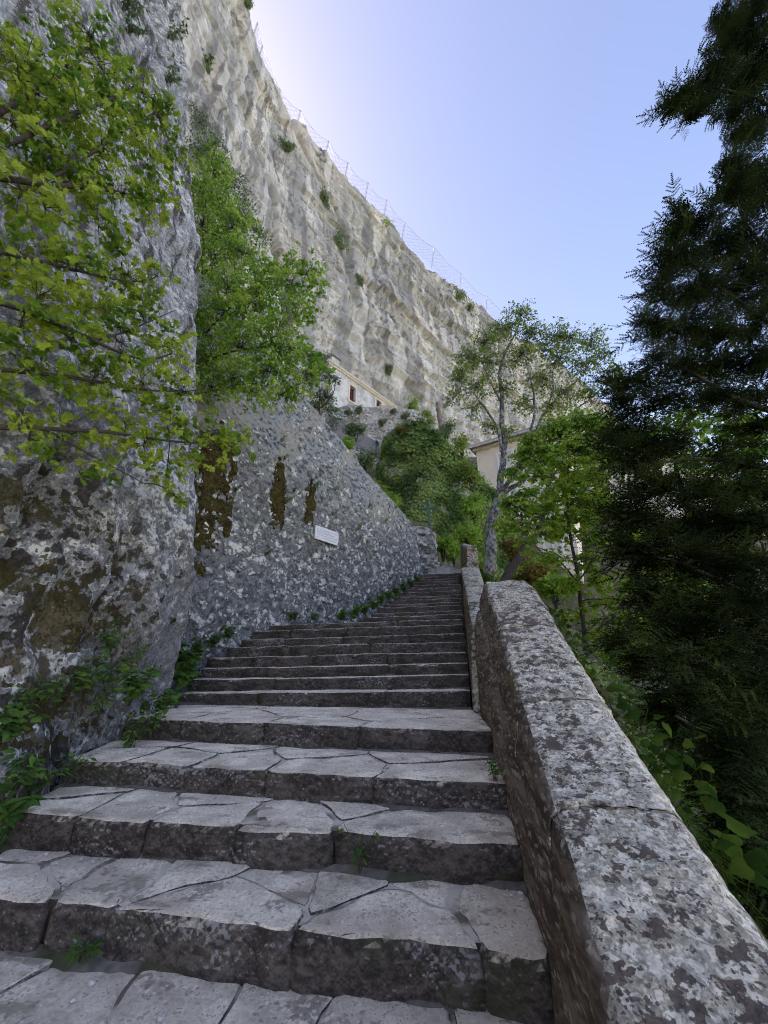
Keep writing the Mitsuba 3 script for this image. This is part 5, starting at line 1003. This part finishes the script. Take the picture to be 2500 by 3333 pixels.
for i, (p, r, lf, lab) in enumerate([((-1.987,19.900,12.370), .5, 'dry_leaf', 'brownish bush overhanging the top of the bastion'), ((0.484,22.000,13.421), .95, 'sage_leaf', 'grey green bush right of the bastion top'), ((1.298,21.000,11.798), .95, 'olive_leaf', 'olive bush on the shoulder right of the bastion'), ((1.613,20.000,9.502), 1.0, 'olive_leaf', 'bush below the convent eave, left of the forked trunk'), ((1.476,18.000,6.942), .9, 'shade_leaf', 'dark bush beside the forked trunk at the right foot of the bastion'), ((0.993,16.500,4.990), .8, 'shade_leaf', 'dark bush behind the end pier'), ((1.328,15.500,3.675), .7, 'shade_leaf', 'low green bush around the foot of the forked tree'), ((-0.052,16.000,4.491), .7, 'shade_leaf', 'green bush at the foot of the ivy just right of the rubble pier'), ((0.350,15.600,3.984), .5, 'shade_leaf', 'low bush between the rubble pier and the end pier'),
        ((1.989,12.000,3.091), .55, 'dry_leaf', 'rusty brown shrub between the forked tree and the leaning trunk'), ((2.252,11.000,2.060), .5, 'dry_leaf', 'dry orange shrub right of the leaning trunk'), ((1.527,11.000,1.917), .5, 'shade_leaf', 'green bush just behind the near parapet end'), ((3.031,14.000,3.144), .9, 'olive_leaf', 'pale green bush on the slope behind the leaning trunk'), ((2.392,9.500,1.626), .5, 'shade_leaf', 'bush below the sapling beyond the parapet'), ((0.957,10.800,1.979), .35, 'herb_leaf', 'low leafy plant between the far parapet and the forked tree'),
        ((-4.162,17.500,11.291), .7, 'sage_leaf', 'grey green bush behind the upper part of the wall top'), ((-4.225,16.000,9.447), .6, 'shade_leaf', 'bush just behind the wall top below the path wall'), ((-3.539,17.000,9.104), .8, 'sage_leaf', 'grey green bush between the wall top and the bastion'), ((-2.910,16.500,7.377), .7, 'olive_leaf', 'olive bush left of the bastion foot'), ((-2.072,16.000,6.376), .6, 'shade_leaf', 'dark bush behind the lower end of the wall top'), ((-2.715,35.600,25.536), 1.4, 'olive_leaf', 'yellow green bush at the right end of the terrace below the cliff'), ((-0.788,33.000,21.803), 1.0, 'olive_leaf', 'ivy green bush on the sloping end of the terrace wall'),
        ((-8.716,33.000,23.330), .5, 'sage_leaf', 'left tuft on the terrace wall under the large chapel window'), ((-7.657,33.300,23.640), .5, 'sage_leaf', 'second tuft on the terrace wall from the left'), ((-5.324,33.400,22.032), .5, 'sage_leaf', 'lower tuft in the middle of the terrace wall'), ((-3.087,34.000,22.983), .55, 'sage_leaf', 'tuft on the right half of the terrace wall'), ((-4.296,33.800,23.481), .4, 'sage_leaf', 'tuft near the top of the terrace wall, right of the small window')]):
    bush('bush', p, r, lf, lab, 1700+i, size=.10+.02*r, k=int(600+500*r))
tb = [np.array((0.197,49.000,34.716)), np.array((0.288,48.600,32.723)), np.array((0.552,48.200,30.087))]
one('dead_trunk', tube(wiggle(tb, 14, .2, 4), np.linspace(.26, .34, 14)*(1+.2*np.sin(np.arange(14)*2.1)), 8), 'weathered_timber', 'dark weathered dead trunk standing upright against the pale cliff', 'trunk', smooth=True)
# ground cover on the slope beyond the parapet
rg = np.random.default_rng(91); k = 26000
gxx = 1.0+rg.random(k)**1.3*7.5; gyy = rg.uniform(0.5, 19, k); gzz = gz(gxx, gyy)+(nfbm(np.stack([gxx*0.6, gyy*0.6, gxx*0], -1), 4, 3)-0.5)*np.clip(np.abs(gxx+0.8)-2.4, 0, 1)*0.9
kp = nfbm(np.c_[gxx*1.1, gyy*1.1, gxx*0], 3, 6) > 0.36
P = np.c_[gxx, gyy, gzz+rg.random(k)**2*.25][kp]; k = len(P)
scene['ground_cover'] = mikit.ply(spread(LITE, basis(np.array([0, -.3, 1.0])+rg.normal(0, .45, (k, 3)), rg.normal(0, 1, (k, 3))), rg.uniform(.05, .13, k), P), 'ivy_leaf')
tag('ground_cover', 'ivy and low leaves covering the slope beyond the parapet', 'ground cover', kind='stuff')
# ivy creeping over the outer edge of the near parapet: every leaf a part
VN = thing('ivy_vine', 'glossy ivy vine with large leaves creeping along the outer edge of the near parapet', 'ivy')
big = [((0.990,2.870,-0.151), .075), ((0.990,2.771,-0.243), .07), ((1.020,2.699,-0.186), .05), ((1.040,2.574,-0.210), .05), ((0.970,2.375,-0.347), .068), ((1.020,2.343,-0.308), .058), ((1.020,2.352,-0.404), .062), ((0.960,2.203,-0.459), .066), ((0.860,2.316,-0.442), .05), ((0.840,2.297,-0.475), .04), ((0.860,2.173,-0.477), .045), ((0.880,2.269,-0.422), .04), ((1.100,2.265,-0.522), .085), ((1.050,2.184,-0.559), .075), ((1.080,2.077,-0.598), .12), ((0.970,2.018,-0.606), .07), ((0.980,1.969,-0.619), .06), ((0.940,1.876,-0.624), .058), ((0.980,1.863,-0.645), .085), ((0.950,1.809,-0.657), .055), ((0.930,1.865,-0.667), .05), ((1.040,2.234,-0.350), .045), ((1.050,2.274,-0.418), .055), ((1.080,2.256,-0.437), .06), ((1.020,1.873,-0.631), .06)]
rv = np.random.default_rng(17); L = [(np.array(p), s) for p, s in big]
for i in range(190):
    y = rv.uniform(1.35, 5.0); xi, xo, z = prof(y); L.append((np.array([xo+rv.uniform(.03, .22), y, z+rv.uniform(-.35, .02)]), rv.uniform(.025, .065)))
IVM = [mikit.ply(t, 'ivy_gloss', smooth=True) for t in (HEART, (HEART[0]*[1.15, .9, 1.5], HEART[1]), (HEART[0]*[.9, 1.1, .4], HEART[1]))]
st = []
for i, (p, s) in enumerate(L):
    tip = np.array([rv.normal(.2, .6), rv.normal(-.5, .5), rv.normal(-.35, .3)]); N = np.array([-.15, -.45, .85])+rv.normal(0, .33, 3)
    B = basis(N[None], tip[None])[0]; M = np.eye(4); M[:3, :3] = B*s*1.0; M[:3, 3] = p-B[:, 1]*s*.4; put_copy(VN, 'leaf', IVM[i % 3], M)
    xi, xo, z = prof(float(p[1]))
    st.append(tube(wiggle([M[:3, 3], M[:3, 3]+[.01, .03, -.05], [xo+.07, p[1]+.05, z-.13]], 6, .02, i), .0016, 3, False))
main = [np.array([prof(y)[1]+.05+.02*math.sin(y*5), y, prof(y)[2]-.22+.05*math.sin(y*7)]) for y in np.linspace(1.3, 5.0, 40)]
put(VN, 'stem', tube(main, .004, 5), 'dark_bark', smooth=True); put(VN, 'leaf_stalks', join(st), 'ivy_gloss', kind='stuff')
